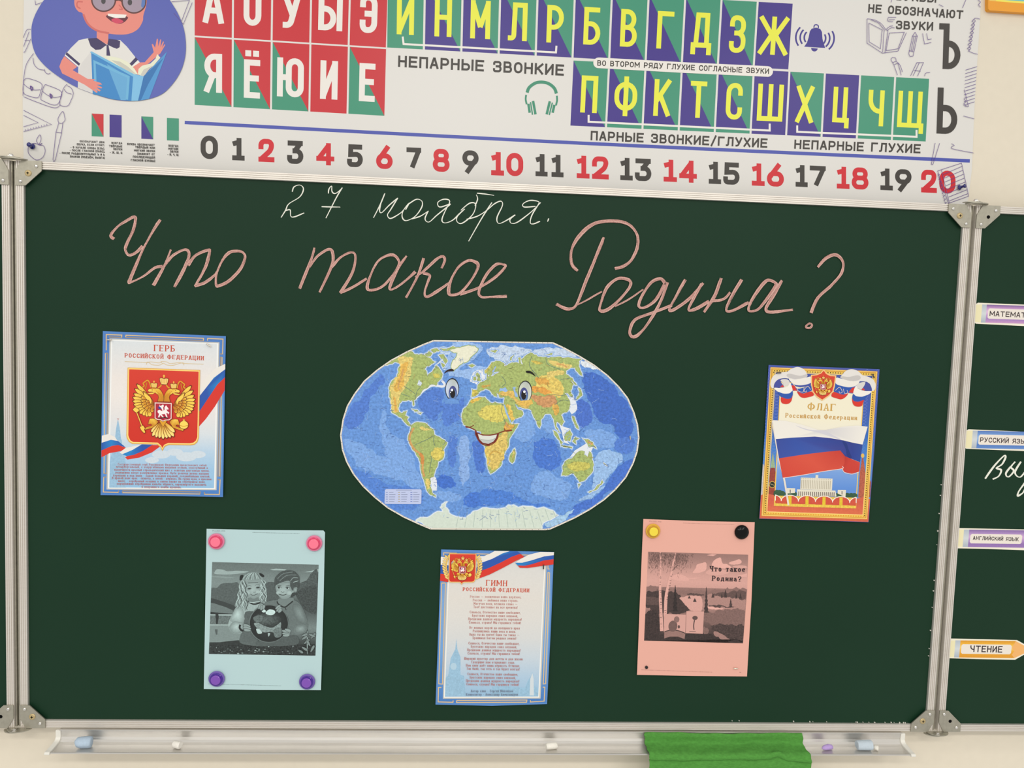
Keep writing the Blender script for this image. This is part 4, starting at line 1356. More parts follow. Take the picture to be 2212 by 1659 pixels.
g.poly([(188, 165), (1150, 200), (1124, 1492), (162, 1486)], (190, 190, 186))
g.poly([(200, 176), (1140, 208), (1114, 1484), (174, 1478)], (236, 238, 238))
g.grid((212, 186), (1128, 215), (1102, 1474), (186, 1468), [(214, 220, 224), (222, 222, 222), (230, 224, 220), (232, 226, 222), (224, 222, 222), (212, 220, 226), (180, 206, 228), (154, 194, 226), (146, 190, 224)], .03)
for P in ([(188, 1470), (190, 1240), (215, 1150), (235, 1060), (245, 960), (262, 868), (280, 960), (288, 1040), (296, 1060), (300, 1150), (322, 1190), (330, 1260), (330, 1470)],):
    g.poly(P, (150, 188, 216), .12)
for x, y, r in ((640, 1180, 80), (760, 1160, 70), (860, 1200, 90), (560, 1230, 60), (960, 1180, 70)):
    g.ell(x, y, r, r * .45, (204, 216, 226), .05)
g.line([(255, 865), (262, 872), (270, 865), (262, 880)], 6, (196, 150, 150), sm=False)
g.begin('ribbon', 'white, blue and red tricolour ribbon')
WR, BR_, RR = (230, 226, 220), (40, 84, 170), (212, 52, 40)
BL2 = (36, 130, 200)
for P, c in (([(978, 590), (1030, 510), (1110, 430), (1200, 388), (1200, 442), (1100, 512), (1030, 602), (976, 670)], WR), ([(976, 668), (1030, 600), (1100, 510), (1200, 435), (1198, 512), (1130, 572), (1050, 692), (974, 806)], [BR_, BR_, BL2, BR_, BR_, BL2, BR_, BR_]),
             ([(974, 804), (1050, 690), (1130, 570), (1198, 505), (1195, 620), (1110, 760), (1030, 870), (972, 935)], RR), (None, 0), ([(122, 1015), (180, 1002), (235, 1025), (262, 1064), (200, 1054), (120, 1080)], WR),
             ([(120, 1078), (200, 1052), (262, 1062), (330, 1118), (285, 1105), (210, 1107), (118, 1147)], [BR_, BL2, BR_, BR_, BR_, BL2, BR_]), ([(118, 1145), (210, 1105), (265, 1098), (335, 1122), (290, 1150), (250, 1158), (190, 1168), (118, 1205)], RR),
             ([(275, 1165), (330, 1122), (470, 1093), (390, 1142), (310, 1180)], WR), ([(300, 1178), (390, 1140), (470, 1092), (566, 1095), (480, 1152), (400, 1187), (345, 1197)], [BL2, BL2, BR_, BR_, BR_, BL2, BL2]), ([(345, 1193), (400, 1184), (480, 1150), (562, 1097), (645, 1100), (560, 1162), (450, 1207), (345, 1225), (325, 1205)], RR)):
    if P is None:
        g.begin('ribbon', 'white, blue and red tricolour ribbon')
        continue
    g.poly(P, c)
g.begin('printed_text', 'red serif title')
TT, HA = (196, 74, 48), (240, 226, 214)
g.text('ГЕРБ', (577, 277), (760, 283), 56, TT, .17, 'serif')
g.text('РОССИЙСКОЙ ФЕДЕРАЦИИ', (322, 332), (1012, 357), 37, TT, .19, 'serif')
g.line([(322, 368), (500, 376), (525, 372), (560, 395), (620, 400), (660, 385), (690, 398), (740, 402), (820, 380), (860, 386), (1010, 391)], 4, (214, 186, 130))
g.line([(510, 395), (520, 376), (560, 372), (620, 380), (640, 372)], 4, (214, 186, 130), keep=True)
g.line([(840, 400), (830, 384), (790, 378), (720, 386), (690, 372), (640, 368), (650, 385)], 4, (214, 186, 130), keep=True)
g.begin('caption_text', 'small rose caption')
for t, x0, x1, y in (('Государственный герб Российской Федерации представляет собой', 262, 1035, 1279), ('четырёхугольный, с закруглёнными нижними углами, заострённый в', 245, 1047, 1301), ('оконечности красный геральдический щит с золотым двуглавым орлом,', 230, 1060, 1326),
                     ('поднявшим вверх распущенные крылья. Орёл увенчан двумя малыми', 240, 1055, 1351), ('коронами и над ними - одной большой короной, соединёнными лентой.', 222, 1065, 1376), ('В правой лапе орла - скипетр, в левой - держава. На груди орла, в красном', 212, 1078, 1399),
                     ('щите, - серебряный всадник в синем плаще на серебряном коне,', 265, 1025, 1424), ('поражающий серебряным копьём чёрного, опрокинутого навзничь', 255, 1035, 1448), ('и попранного конём дракона.', 470, 815, 1472)):
    g.text(t, (x0, y - (x1 - x0) * .006), (x1, y + (x1 - x0) * .006), 19, (178, 112, 116), .17, 'serif')
g.begin('emblem', 'red shield with gold double-headed eagle')
g.crop(270, 780, 8.294)
emblem(g, None)
g.done()

# ------------------------------------------------------------------ anthem poster
a = SH['a'] = Sheet('anthem_poster', at(1068, 1356, -.0034), 'pale anthem poster with verses under a small red shield, bottom centre', 'poster', tilt=.012)
a.crop(920, 1170, 4.4833)
a.begin('sheet')
a.slab([(148, 76), (700, 88), (1240, 100), (1210, 850), (1173, 1573), (640, 1590), (93, 1578), (122, 820)], (86, 136, 200))
a.grid((160, 90), (1230, 112), (1162, 1560), (108, 1564), [(90, 136, 200), (124, 164, 212), (110, 160, 216), (70, 122, 190)], .04)
a.up()
for P in ([(190, 400), (152, 402), (124, 1376), (160, 1380), (190, 400)], [(1200, 222), (1182, 222), (1182, 264), (1198, 266)], [(1198, 300), (1182, 300), (1136, 1378), (1160, 1376), (1198, 300)], [(150, 1412), (122, 1412), (118, 1552), (262, 1556), (264, 1538)], [(298, 1538), (297, 1558), (975, 1555), (978, 1534), (298, 1538)], [(1012, 1536), (1012, 1553), (1145, 1545), (1152, 1410), (1132, 1410)],
          [(172, 135), (172, 108), (300, 112)], [(480, 118), (1060, 132)]):
    a.line(P, 9, (216, 186, 138), sm=False, keep=True)
a.poly([(202, 380), (212, 130), (1172, 158), (1110, 1520), (165, 1522)], (196, 194, 186))
a.poly([(212, 380), (220, 140), (1160, 168), (1098, 1510), (174, 1512)], (238, 238, 234))
a.grid((228, 150), (1150, 176), (1088, 1500), (184, 1502), [(212, 212, 210), (216, 214, 210), (218, 214, 208), (216, 214, 210), (210, 212, 212), (196, 208, 218), (172, 198, 220), (150, 188, 218)], .03)
T1, T2 = (150, 188, 214), (176, 204, 222)
a.poly([(188, 1495), (190, 1320), (215, 1300), (240, 1130), (285, 1040), (294, 940), (304, 1040), (335, 1120), (335, 1290), (370, 1300), (385, 1495)], T1, .14)
a.ell(268, 1208, 30, 34, T2)
a.poly([(640, 1495), (640, 1405), (760, 1400), (960, 1415), (985, 1350), (1020, 1300), (1030, 1260), (1042, 1300), (1050, 1400), (1088, 1420), (1086, 1495)], T1, .14)
a.poly([(1005, 1490), (1010, 1330), (1032, 1270), (1044, 1330), (1046, 1490)], (206, 216, 222))
a.begin('printed_text', 'red serif title')
a.text('ГИМН', (582, 426), (785, 432), 56, TT, .17, 'serif')
a.text('РОССИЙСКОЙ ФЕДЕРАЦИИ', (357, 478), (1000, 491), 36, TT, .2, 'serif')
VC = (184, 112, 104)
CH = ('Славься, Отечество наше свободное,', 'Братских народов союз вековой,', 'Предками данная мудрость народная!', 'Славься, страна! Мы гордимся тобой!')
LY = [('Россия — священная наша держава,', 428, 922, 546), ('Россия — любимая наша страна.', 455, 892, 580), ('Могучая воля, великая слава —', 463, 885, 613), ('Твоё достоянье на все времена!', 460, 885, 646), (CH[0], 425, 915, 696), (CH[1], 448, 890, 729), (CH[2], 411, 926, 762), (CH[3], 416, 918, 795),
      ('От южных морей до полярного края', 421, 908, 846), ('Раскинулись наши леса и поля.', 455, 868, 879), ('Одна ты на свете! Одна ты такая —', 421, 904, 912), ('Хранимая Богом родная земля!', 451, 872, 945), (CH[0], 413, 904, 996), (CH[1], 436, 880, 1028), (CH[2], 400, 914, 1061), (CH[3], 404, 907, 1094),
      ('Широкий простор для мечты и для жизни', 371, 935, 1145), ('Грядущие нам открывают года.', 440, 860, 1178), ('Нам силу даёт наша верность Отчизне.', 388, 908, 1210), ('Так было, так есть и так будет всегда!', 394, 906, 1242), (CH[0], 402, 890, 1293), (CH[1], 425, 868, 1326), (CH[2], 388, 902, 1358), (CH[3], 392, 898, 1391)]
a.begin('verse_text', 'rose coloured verses')
for t, x0, x1, y in LY:
    a.text(t, (x0, y - 3), (x1, y + 3), 24, VC, .14, 'serif')
a.text('Автор слов - Сергей Михалков', (435, 1456), (842, 1456), 24, (110, 116, 136), .14, 'serif')
a.text('Композитор - Александр Александров', (388, 1489), (892, 1489), 24, (110, 116, 136), .14, 'serif')
a.begin('ribbon', 'white, blue and red tricolour ribbon')
a.crop(940, 1180, 8.508)
for P, c in (([(105, 188), (240, 200), (245, 345), (102, 335)], WR), ([(102, 335), (245, 345), (240, 515), (98, 500)], BR_), ([(98, 500), (240, 515), (240, 655), (90, 630)], RR), (None, 0),
             ([(760, 180), (900, 175), (1010, 130), (1095, 82), (1370, 86), (1240, 130), (1050, 230), (860, 300), (760, 330)], WR), ([(760, 400), (860, 296), (1050, 226), (1240, 126), (1370, 86), (1510, 92), (1570, 135), (1400, 195), (1200, 300), (1000, 395), (860, 450), (760, 480)], [BR_, BR_, BR_, BL2, BR_, BR_, BR_, BR_, BL2, BR_, BR_, BR_]),
             ([(750, 505), (860, 440), (1000, 390), (1200, 297), (1400, 192), (1560, 135), (1640, 190), (1500, 255), (1250, 390), (1000, 515), (840, 575), (745, 595)], RR),
             ([(1470, 296), (1560, 235), (1720, 150), (1930, 100), (2184, 105), (2178, 165), (2000, 185), (1760, 260), (1600, 300)], WR), ([(1472, 298), (1600, 298), (1760, 258), (2000, 183), (2178, 160), (2176, 238), (1990, 260), (1770, 330), (1640, 358), (1515, 350)], [BL2, BL2, BR_, BR_, BR_, BR_, BR_, BR_, BL2, BL2]), ([(1515, 348), (1640, 355), (1770, 328), (1990, 258), (2176, 232), (2172, 330), (1950, 360), (1700, 395), (1555, 392)], RR)):
    if P is None:
        a.begin('ribbon', 'white, blue and red tricolour ribbon')
        continue
    a.poly(P, c)
a.begin('emblem', 'small red shield with gold eagle and wheat ears')
for s in (-1, 1):
    cx = 500 + s * 270
    for k in range(9):
        y = 600 - k * 48
        x = 500 + s * (255 + 50 * math.sin(k * .38))
        a.leaf((x, y), (x + s * 62, y - 52), 30, (236, 206, 124), (170, 130, 50))
        a.leaf((x, y), (x - s * 14, y - 62), 26, (226, 190, 100), (170, 130, 50))
emblem(a, lambda x, y: (262 + (x - 50) * .381 - (y - 115) * .008, 125 + (y - 115 - (x - 50) * .0346) * .392 + (x - 50) * .0038))
a.done()

# ------------------------------------------------------------------ flag poster
f = SH['f'] = Sheet('flag_poster', at(1769, 958, -.003), 'blue and gold bordered poster with a waving tricolour flag, at the right', 'poster', tilt=.009)
f.crop(1620, 770, 4.3645)
f.begin('sheet')
f.clip = [(178, 84), (1218, 124), (1116, 1560), (90, 1527)]
f.slab([(176, 80), (1222, 120), (1172, 900), (1118, 1563), (600, 1545), (88, 1530), (135, 800)], (72, 92, 172))
f.grid((178, 84), (1218, 124), (1116, 1560), (90, 1527), [(70, 86, 164), (66, 86, 166), (58, 92, 174), (52, 104, 186), (64, 128, 204), (84, 146, 212), (96, 150, 212), (214, 96, 60)], .05)
f.up()
for k in range(34):                  # lattice
    y = 110 + k * 30
    for (x0, x1, sl) in ((150, 180, -.03), (225, 290, -.03), (1085, 1130, -.06), (1190, 1215, -.06)):
        xo = (y - 100) * (-.055 if x0 < 600 else -.068)
        f.line([(x0 + xo + (12 if x0 < 600 else 0), y), (x1 + xo + (12 if x0 < 600 else 0), y + 28)], 2.5, (110, 126, 200), sm=False, keep=True)
        f.line([(x1 + xo + (12 if x0 < 600 else 0), y), (x0 + xo + (12 if x0 < 600 else 0), y + 28)], 2.5, (110, 126, 200), sm=False, keep=True)
f.up()
# kremlin scene along the frame
f.poly([(95, 1320), (104, 1200), (112, 1040), (125, 1010), (138, 1045), (140, 1320)], (196, 190, 190), .2)
f.poly([(160, 1310), (185, 1100), (195, 1040), (216, 900), (235, 1040), (242, 1100), (240, 1310)], (150, 64, 52), .25)
f.poly([(193, 1050), (217, 905), (238, 1050)], (150, 176, 140), .15)
f.ell(210, 1208, 30, 32, (212, 176, 90))
f.ell(210, 1208, 25, 27, (38, 42, 36))
f.line([(192, 1200), (228, 1215)], 4, (206, 196, 150), sm=False)
f.poly([(1020, 1330), (1035, 1100), (1050, 1000), (1062, 920), (1075, 1000), (1090, 1110), (1090, 1330)], (176, 92, 70), .3)
f.ell(1062, 935, 16, 20, (222, 184, 92))
f.poly([(1090, 1320), (1108, 1180), (1125, 1150), (1150, 1200), (1140, 1330)], (160, 90, 74), .3)
f.poly([(92, 1525), (98, 1310), (150, 1290), (240, 1310), (1010, 1340), (1090, 1320), (1138, 1350), (1116, 1560)], (208, 98, 70), .08)
f.grid((170, 1330), (1080, 1360), (1062, 1500), (155, 1470), [(206, 88, 72), (218, 110, 72)], .08)
# gold frame
for P, w, c in (([(210, 118), (1184, 156), (1090, 1518), (125, 1488)], 34, (206, 152, 58)), ([(198, 108), (1194, 147), (1100, 1528), (116, 1497)], 6, (250, 214, 120)), ([(224, 132), (1172, 168), (1078, 1508), (142, 1477)], 20, (236, 196, 84)), ([(240, 148), (1158, 182), (1064, 1494), (160, 1464)], 6, (250, 220, 130))):
    f.line(P, w, c, .05, closed=True, sm=False)
f.up()
for k in range(62):
    t = k / 61
    for A, B in (((224, 150), (142, 1470)), ((1170, 190), (1080, 1500))):
        if k % 1 == 0 and not (0.0 < t < .10):
            f.ell(A[0] + (B[0] - A[0]) * t, A[1] + (B[1] - A[1]) * t, 5.5, 7, (96, 70, 34), keep=True, k=8)
for k in range(40):
    t = k / 39
    f.ell(232 + 935 * t, 134 + 34 * t, 6, 5.5, (84, 62, 30), keep=True, k=8)
    f.ell(150 + 920 * t, 1478 + 30 * t, 7, 6, (222, 150, 50), keep=True, k=8)
# inner picture field
f.poly([(285, 240), (1080, 270), (1000, 1432), (225, 1408)], (240, 198, 92))
f.grid((292, 246), (1072, 276), (992, 1420), (235, 1396), [(236, 230, 208), (236, 230, 206), (236, 230, 206), (232, 228, 214), (190, 206, 228), (120, 160, 220), (92, 140, 214), (108, 152, 216)])
f.clip = None
f.begin('printed_text', 'gold serif title')
GO, GH = (196, 152, 74), (244, 228, 178)
f.text('ФЛАГ', (540, 504), (805, 514), 66, GO, .2, 'serif')
f.text('ФЛАГ', (545, 503), (802, 512), 62, (226, 192, 112), .055, 'serif')
f.text('Российской Федерации', (333, 576), (1008, 600), 44, (198, 154, 84), .2, 'serif')
f.begin('building', 'white government building behind a brick wall')
f.crop(1635, 980, 8.848)
for x in (380, 430, 480, 600, 700, 1560, 1620, 1720, 1800, 1860):
    f.ell(x, 760 + (x - 380) * .03, 62, 52 if x > 450 else 70, (52, 88, 62), .2)
BLD = (224, 218, 200)
f.poly([(570, 655), (730, 660), (726, 750), (566, 760)], BLD), f.poly([(1545, 690), (1702, 692), (1690, 830), (1540, 760)], BLD)
f.poly([(765, 680), (1500, 705), (1520, 820), (770, 810)], BLD)
f.poly([(838, 455), (1445, 475), (1432, 700), (826, 680)], BLD)
f.poly([(1120, 405), (1172, 408), (1170, 468), (1116, 464)], BLD)
f.up()
for k in range(17):
    x = 852 + k * 34
    f.line([(x + 6, 500 + k * 1.1), (x - 2, 665 + k * 1.1)], 12, (176, 168, 148), sm=False, keep=True)
    f.line([(x + 4, 465 + k * 1.1), (x + 4, 485 + k * 1.1)], 14, (190, 182, 160), sm=False, keep=True)
for k in range(19):
    x = 800 + k * 37.5
    f.line([(x, 720 + k * 1), (x - 4, 805 + k * 1.0)], 16, (110, 96, 92), sm=False, keep=True)
for x, y in ((635, 715), (1625, 745)):
    f.line([(x, y - 30), (x, y + 35)], 16, (90, 84, 84), sm=False, keep=True)
f.begin('brick_wall', 'red brick battlement with scalloped top')
f.poly([(350, 800), (1905, 840), (1885, 1010), (340, 980)], (226, 190, 72))
for k in range(6):
    c0 = 300 + k * 327
    y = 785 + k * 9
    pts = [(max(350, c0 - 10 + i * 17 * 1), y + (0 if i < 6 else 0)) for i in range(1)]
    P = []
    for i in range(15):
        t = math.pi * i / 14
        P.append((c0 - math.cos(t) * 165, y + 110 - math.sin(t) * 112))
    P = [(min(1895, max(352, x)), yy) for x, yy in P]
    f.poly(P + [(min(1892, max(350, c0 + 165)), y + 165), (min(1892, max(350, c0 - 165)), y + 160)], (206, 82, 60), .12)
    f.line(P, 14, (244, 240, 228), sm=False)
for k in range(4):
    f.line([(632 + k * 325, 805 + k * 10), (628 + k * 325, 960 + k * 10)], 60, (224, 192, 50), .1, sm=False)
f.line([(345, 975), (1110, 1000), (1885, 1022)], 46, (230, 196, 76), .25, sm=False)
f.begin('flag', 'waving white, blue and red flag on a white pole')
f.crop(1620, 770, 4.3645)
f.line([(212, 605), (272, 960), (320, 1150), (362, 1402)], 17, (226, 218, 208))
f.poly([(215, 600), (330, 605), (480, 640), (640, 690), (700, 695), (880, 660), (1010, 650), (1108, 662), (1060, 832), (960, 810), (880, 790), (760, 770), (610, 755), (400, 765), (242, 778)], [(232, 228, 220)] * 4 + [(206, 204, 208)] + [(234, 230, 222)] * 10)
f.poly([(430, 650), (560, 690), (700, 700), (780, 740), (870, 790), (800, 770), (650, 720), (520, 690)], (206, 204, 212), sm=True)
f.poly([(242, 778), (400, 765), (610, 755), (760, 770), (880, 792), (960, 812), (1060, 830), (1035, 995), (960, 965), (900, 945), (850, 885), (700, 900), (500, 925), (272, 960)], [(52, 72, 152), (48, 76, 160), (56, 66, 146), (54, 60, 140), (50, 58, 136), (44, 60, 138), (44, 70, 150), (44, 72, 154), (40, 62, 146), (36, 54, 132), (58, 66, 144), (60, 84, 164), (52, 84, 168), (56, 78, 160)])
f.poly([(272, 960), (500, 925), (700, 900), (850, 886), (895, 940), (890, 1010), (868, 1055), (700, 1080), (500, 1115), (308, 1144)], [(206, 72, 56), (214, 82, 62), (204, 70, 54), (196, 60, 48), (190, 56, 46), (204, 70, 54), (214, 78, 60), (212, 80, 60), (216, 84, 64), (206, 66, 50)])
f.poly([(895, 940), (960, 968), (1035, 998), (1030, 1085), (960, 1105), (890, 1090), (868, 1058), (890, 1010)], [(180, 50, 42), (200, 62, 50), (206, 66, 54), (200, 60, 48), (206, 66, 52), (198, 58, 46), (206, 66, 52), (190, 54, 44)])
f.poly([(870, 800), (900, 870), (915, 940), (960, 960), (930, 880), (910, 820)], (32, 52, 124), sm=True)
f.line([(308, 1146), (500, 1117), (700, 1082), (866, 1057), (870, 1036)], 5, (240, 226, 222))
f.line([(870, 1060), (890, 1092), (960, 1108), (1028, 1088)], 5, (240, 226, 222))
f.crop(1655, 780, 8.848)
RIB = [([(440, 330), (860, 300), (850, 470), (650, 500), (560, 480)], (64, 80, 160)), ([(480, 420), (560, 500), (620, 530), (850, 470), (870, 560), (680, 620), (600, 600), (590, 560), (490, 560)], BR_), ([(485, 460), (540, 470), (590, 570), (490, 556)], RR), ([(590, 580), (700, 620), (860, 580), (905, 655), (780, 695), (700, 700), (640, 670)], RR),
             ([(430, 335), (560, 345), (770, 310), (860, 300), (855, 410), (720, 455), (600, 460), (510, 430)], (232, 228, 220)),
             ([(1335, 320), (1500, 330), (1750, 370), (1750, 440), (1640, 540), (1500, 560), (1330, 470)], BR_), ([(1320, 430), (1500, 500), (1660, 480), (1680, 510), (1660, 610), (1560, 610), (1480, 640), (1300, 590)], BR_), ([(1690, 500), (1640, 510), (1570, 600), (1670, 608)], RR), ([(1290, 590), (1450, 640), (1560, 620), (1510, 690), (1430, 730), (1340, 710), (1245, 670)], RR),
             ([(1335, 320), (1430, 335), (1640, 380), (1780, 385), (1710, 470), (1590, 500), (1460, 480), (1330, 430)], (232, 228, 220)),
             ([(80, 440), (120, 300), (230, 230), (400, 200), (470, 150), (590, 112), (690, 140), (760, 210), (772, 300), (600, 340), (440, 335), (340, 325), (230, 350), (160, 420), (145, 500), (110, 520)], (224, 220, 216)),
             ([(390, 260), (450, 240), (640, 280), (770, 250), (770, 305), (600, 340), (450, 325), (395, 290)], (196, 192, 190)),
             ([(2085, 500), (2080, 420), (2030, 340), (1920, 290), (1840, 270), (1750, 190), (1640, 155), (1530, 180), (1440, 270), (1425, 320), (1560, 370), (1750, 385), (1880, 390), (1980, 440), (2010, 560), (2060, 560)], (224, 220, 216)),
             ([(1800, 300), (1740, 270), (1580, 300), (1430, 290), (1425, 325), (1580, 375), (1720, 375), (1790, 345)], (196, 192, 190)),
             ([(150, 505), (160, 420), (230, 350), (300, 340), (280, 400), (340, 490), (260, 505)], (66, 76, 156)), ([(260, 495), (310, 455), (345, 495)], RR), ([(270, 370), (330, 342), (420, 360), (450, 430), (380, 470), (335, 480), (320, 420)], (214, 210, 206)),
             ([(148, 512), (300, 515), (400, 485), (455, 420), (490, 500), (500, 570), (440, 615), (330, 620), (230, 590)], (236, 232, 224)), ([(225, 590), (330, 620), (440, 615), (500, 570), (505, 660), (470, 710), (380, 720), (285, 690)], BR_), ([(285, 690), (380, 720), (470, 710), (502, 650), (480, 760), (430, 810), (360, 820), (290, 790)], RR),
             ([(2010, 575), (2000, 480), (1930, 400), (1870, 400), (1890, 440), (1820, 545), (1900, 560)], (66, 76, 156)), ([(1815, 548), (1850, 510), (1890, 560)], RR), ([(1890, 405), (1820, 405), (1740, 440), (1720, 500), (1780, 530), (1815, 540), (1870, 470)], (214, 210, 206)),
             ([(2010, 580), (1880, 570), (1760, 535), (1715, 470), (1670, 560), (1665, 640), (1720, 670), (1830, 680), (1930, 650)], (236, 232, 224)), ([(1935, 648), (1830, 680), (1720, 670), (1662, 630), (1640, 720), (1670, 760), (1760, 775), (1860, 745)], BR_), ([(1860, 745), (1760, 775), (1670, 760), (1640, 710), (1650, 800), (1690, 855), (1760, 870), (1825, 855), (1850, 790)], RR)]
for lb, sd in (('white, blue and red ribbon draped over the upper left corner', 0), ('white, blue and red ribbon draped over the upper right corner', 1)):
    f.begin('ribbon', lb)
    for P, c in RIB:
        if (sum(p[0] for p in P) / len(P) > 1095) == bool(sd):
            f.poly(P, c, sm=len(P) > 5)
f.begin('emblem', 'small red shield with gold eagle')
for P in ([(845, 545), (790, 480), (720, 560), (760, 590), (770, 560)], [(720, 500), (700, 590), (610, 570), (600, 520), (630, 510)], [(1320, 560), (1400, 500), (1450, 590), (1400, 610), (1390, 575)], [(1470, 530), (1500, 620), (1555, 600), (1540, 555)]):
    f.line(P, 8, (240, 214, 190))
f.poly([(850, 262), (960, 250), (1040, 215), (1098, 155), (1150, 225), (1220, 262), (1338, 272), (1310, 480), (1280, 590), (1200, 670), (1068, 760), (960, 690), (880, 590), (855, 450)], (238, 196, 130))
f.poly([(872, 282), (970, 270), (1050, 235), (1097, 182), (1140, 245), (1215, 285), (1312, 292), (1288, 475), (1258, 580), (1185, 655), (1068, 735), (970, 670), (900, 580), (876, 450)], (210, 66, 42), .08)
emblem(f, lambda x, y: (905 + (x - 140) * .323 - (y - 245) * .01, 275 + (y - 245 - (x - 140) * .03) * .325 + (x - 140) * .018), False)
f.done()
# ------------------------------------------------------------------ world map
w = SH['w'] = Sheet('world_map', at(1057, 940, -.0028), 'large oval world map with cartoon eyes and smile in the board centre', 'map', tilt=.004, material=MAPP)
CR = {'A': (720, 720, 3.7706), 'B': (1040, 720, 3.7694), 1: (800, 730, 8.295), 2: (840, 900, 6.635), 3: (980, 730, 8.295), 4: (1150, 730, 6.912), 5: (1170, 920, 7.2136)}
q = lambda k, P: [(CR[k][0] + x / CR[k][2], CR[k][1] + y / CR[k][2]) for x, y in P]
w.begin('sheet')
edge = q('A', [(815, 55), (735, 85), (600, 145), (470, 215), (355, 295), (250, 385), (170, 490), (110, 590), (75, 700), (55, 830), (70, 950), (105, 1050), (160, 1150), (240, 1250), (335, 1340), (440, 1425), (570, 1500), (700, 1560), (790, 1597)]) + \
    q('B', [(0, 1601), (520, 1603), (560, 1598), (635, 1565), (765, 1505), (885, 1438), (1000, 1360), (1095, 1275), (1180, 1175), (1240, 1060), (1272, 965), (1287, 850), (1275, 740), (1245, 640), (1195, 525), (1120, 430), (1030, 340), (920, 255), (800, 182), (670, 112), (585, 73), (500, 72), (0, 62)])
w.slab(edge, (226, 220, 208), .0004)
cx, cy = 1057, 940
ins = lambda k: [(cx + (x - cx) * (1 - k), cy + (y - cy) * (1 - k * 1.45)) for x, y in edge]
w.poly(ins(.0085), (190, 170, 150))
w.poly(ins(.0105), (100, 146, 214), .24)
w.up()
for k in range(0, len(edge)):        # scale ticks on the white margin
    for t in ((0.0, .5) if math.dist(edge[k], edge[(k + 1) % len(edge)]) < 120 else [i / 10 for i in range(10)]):
        A, B_ = edge[k], edge[(k + 1) % len(edge)]
        p = (A[0] + (B_[0] - A[0]) * t, A[1] + (B_[1] - A[1]) * t)
        w.line([(cx + (p[0] - cx) * .998, cy + (p[1] - cy) * .998), (cx + (p[0] - cx) * .992, cy + (p[1] - cy) * .989)], .8, (60, 50, 46), sm=False, keep=True)
w.begin('ocean_relief', 'patches of darker and paler blue sea')
w.crop(0, 0, 1)
w.clip = hull(ins(.0105))
DP, LT, VL = (82, 124, 206), (122, 164, 224), (150, 186, 230)
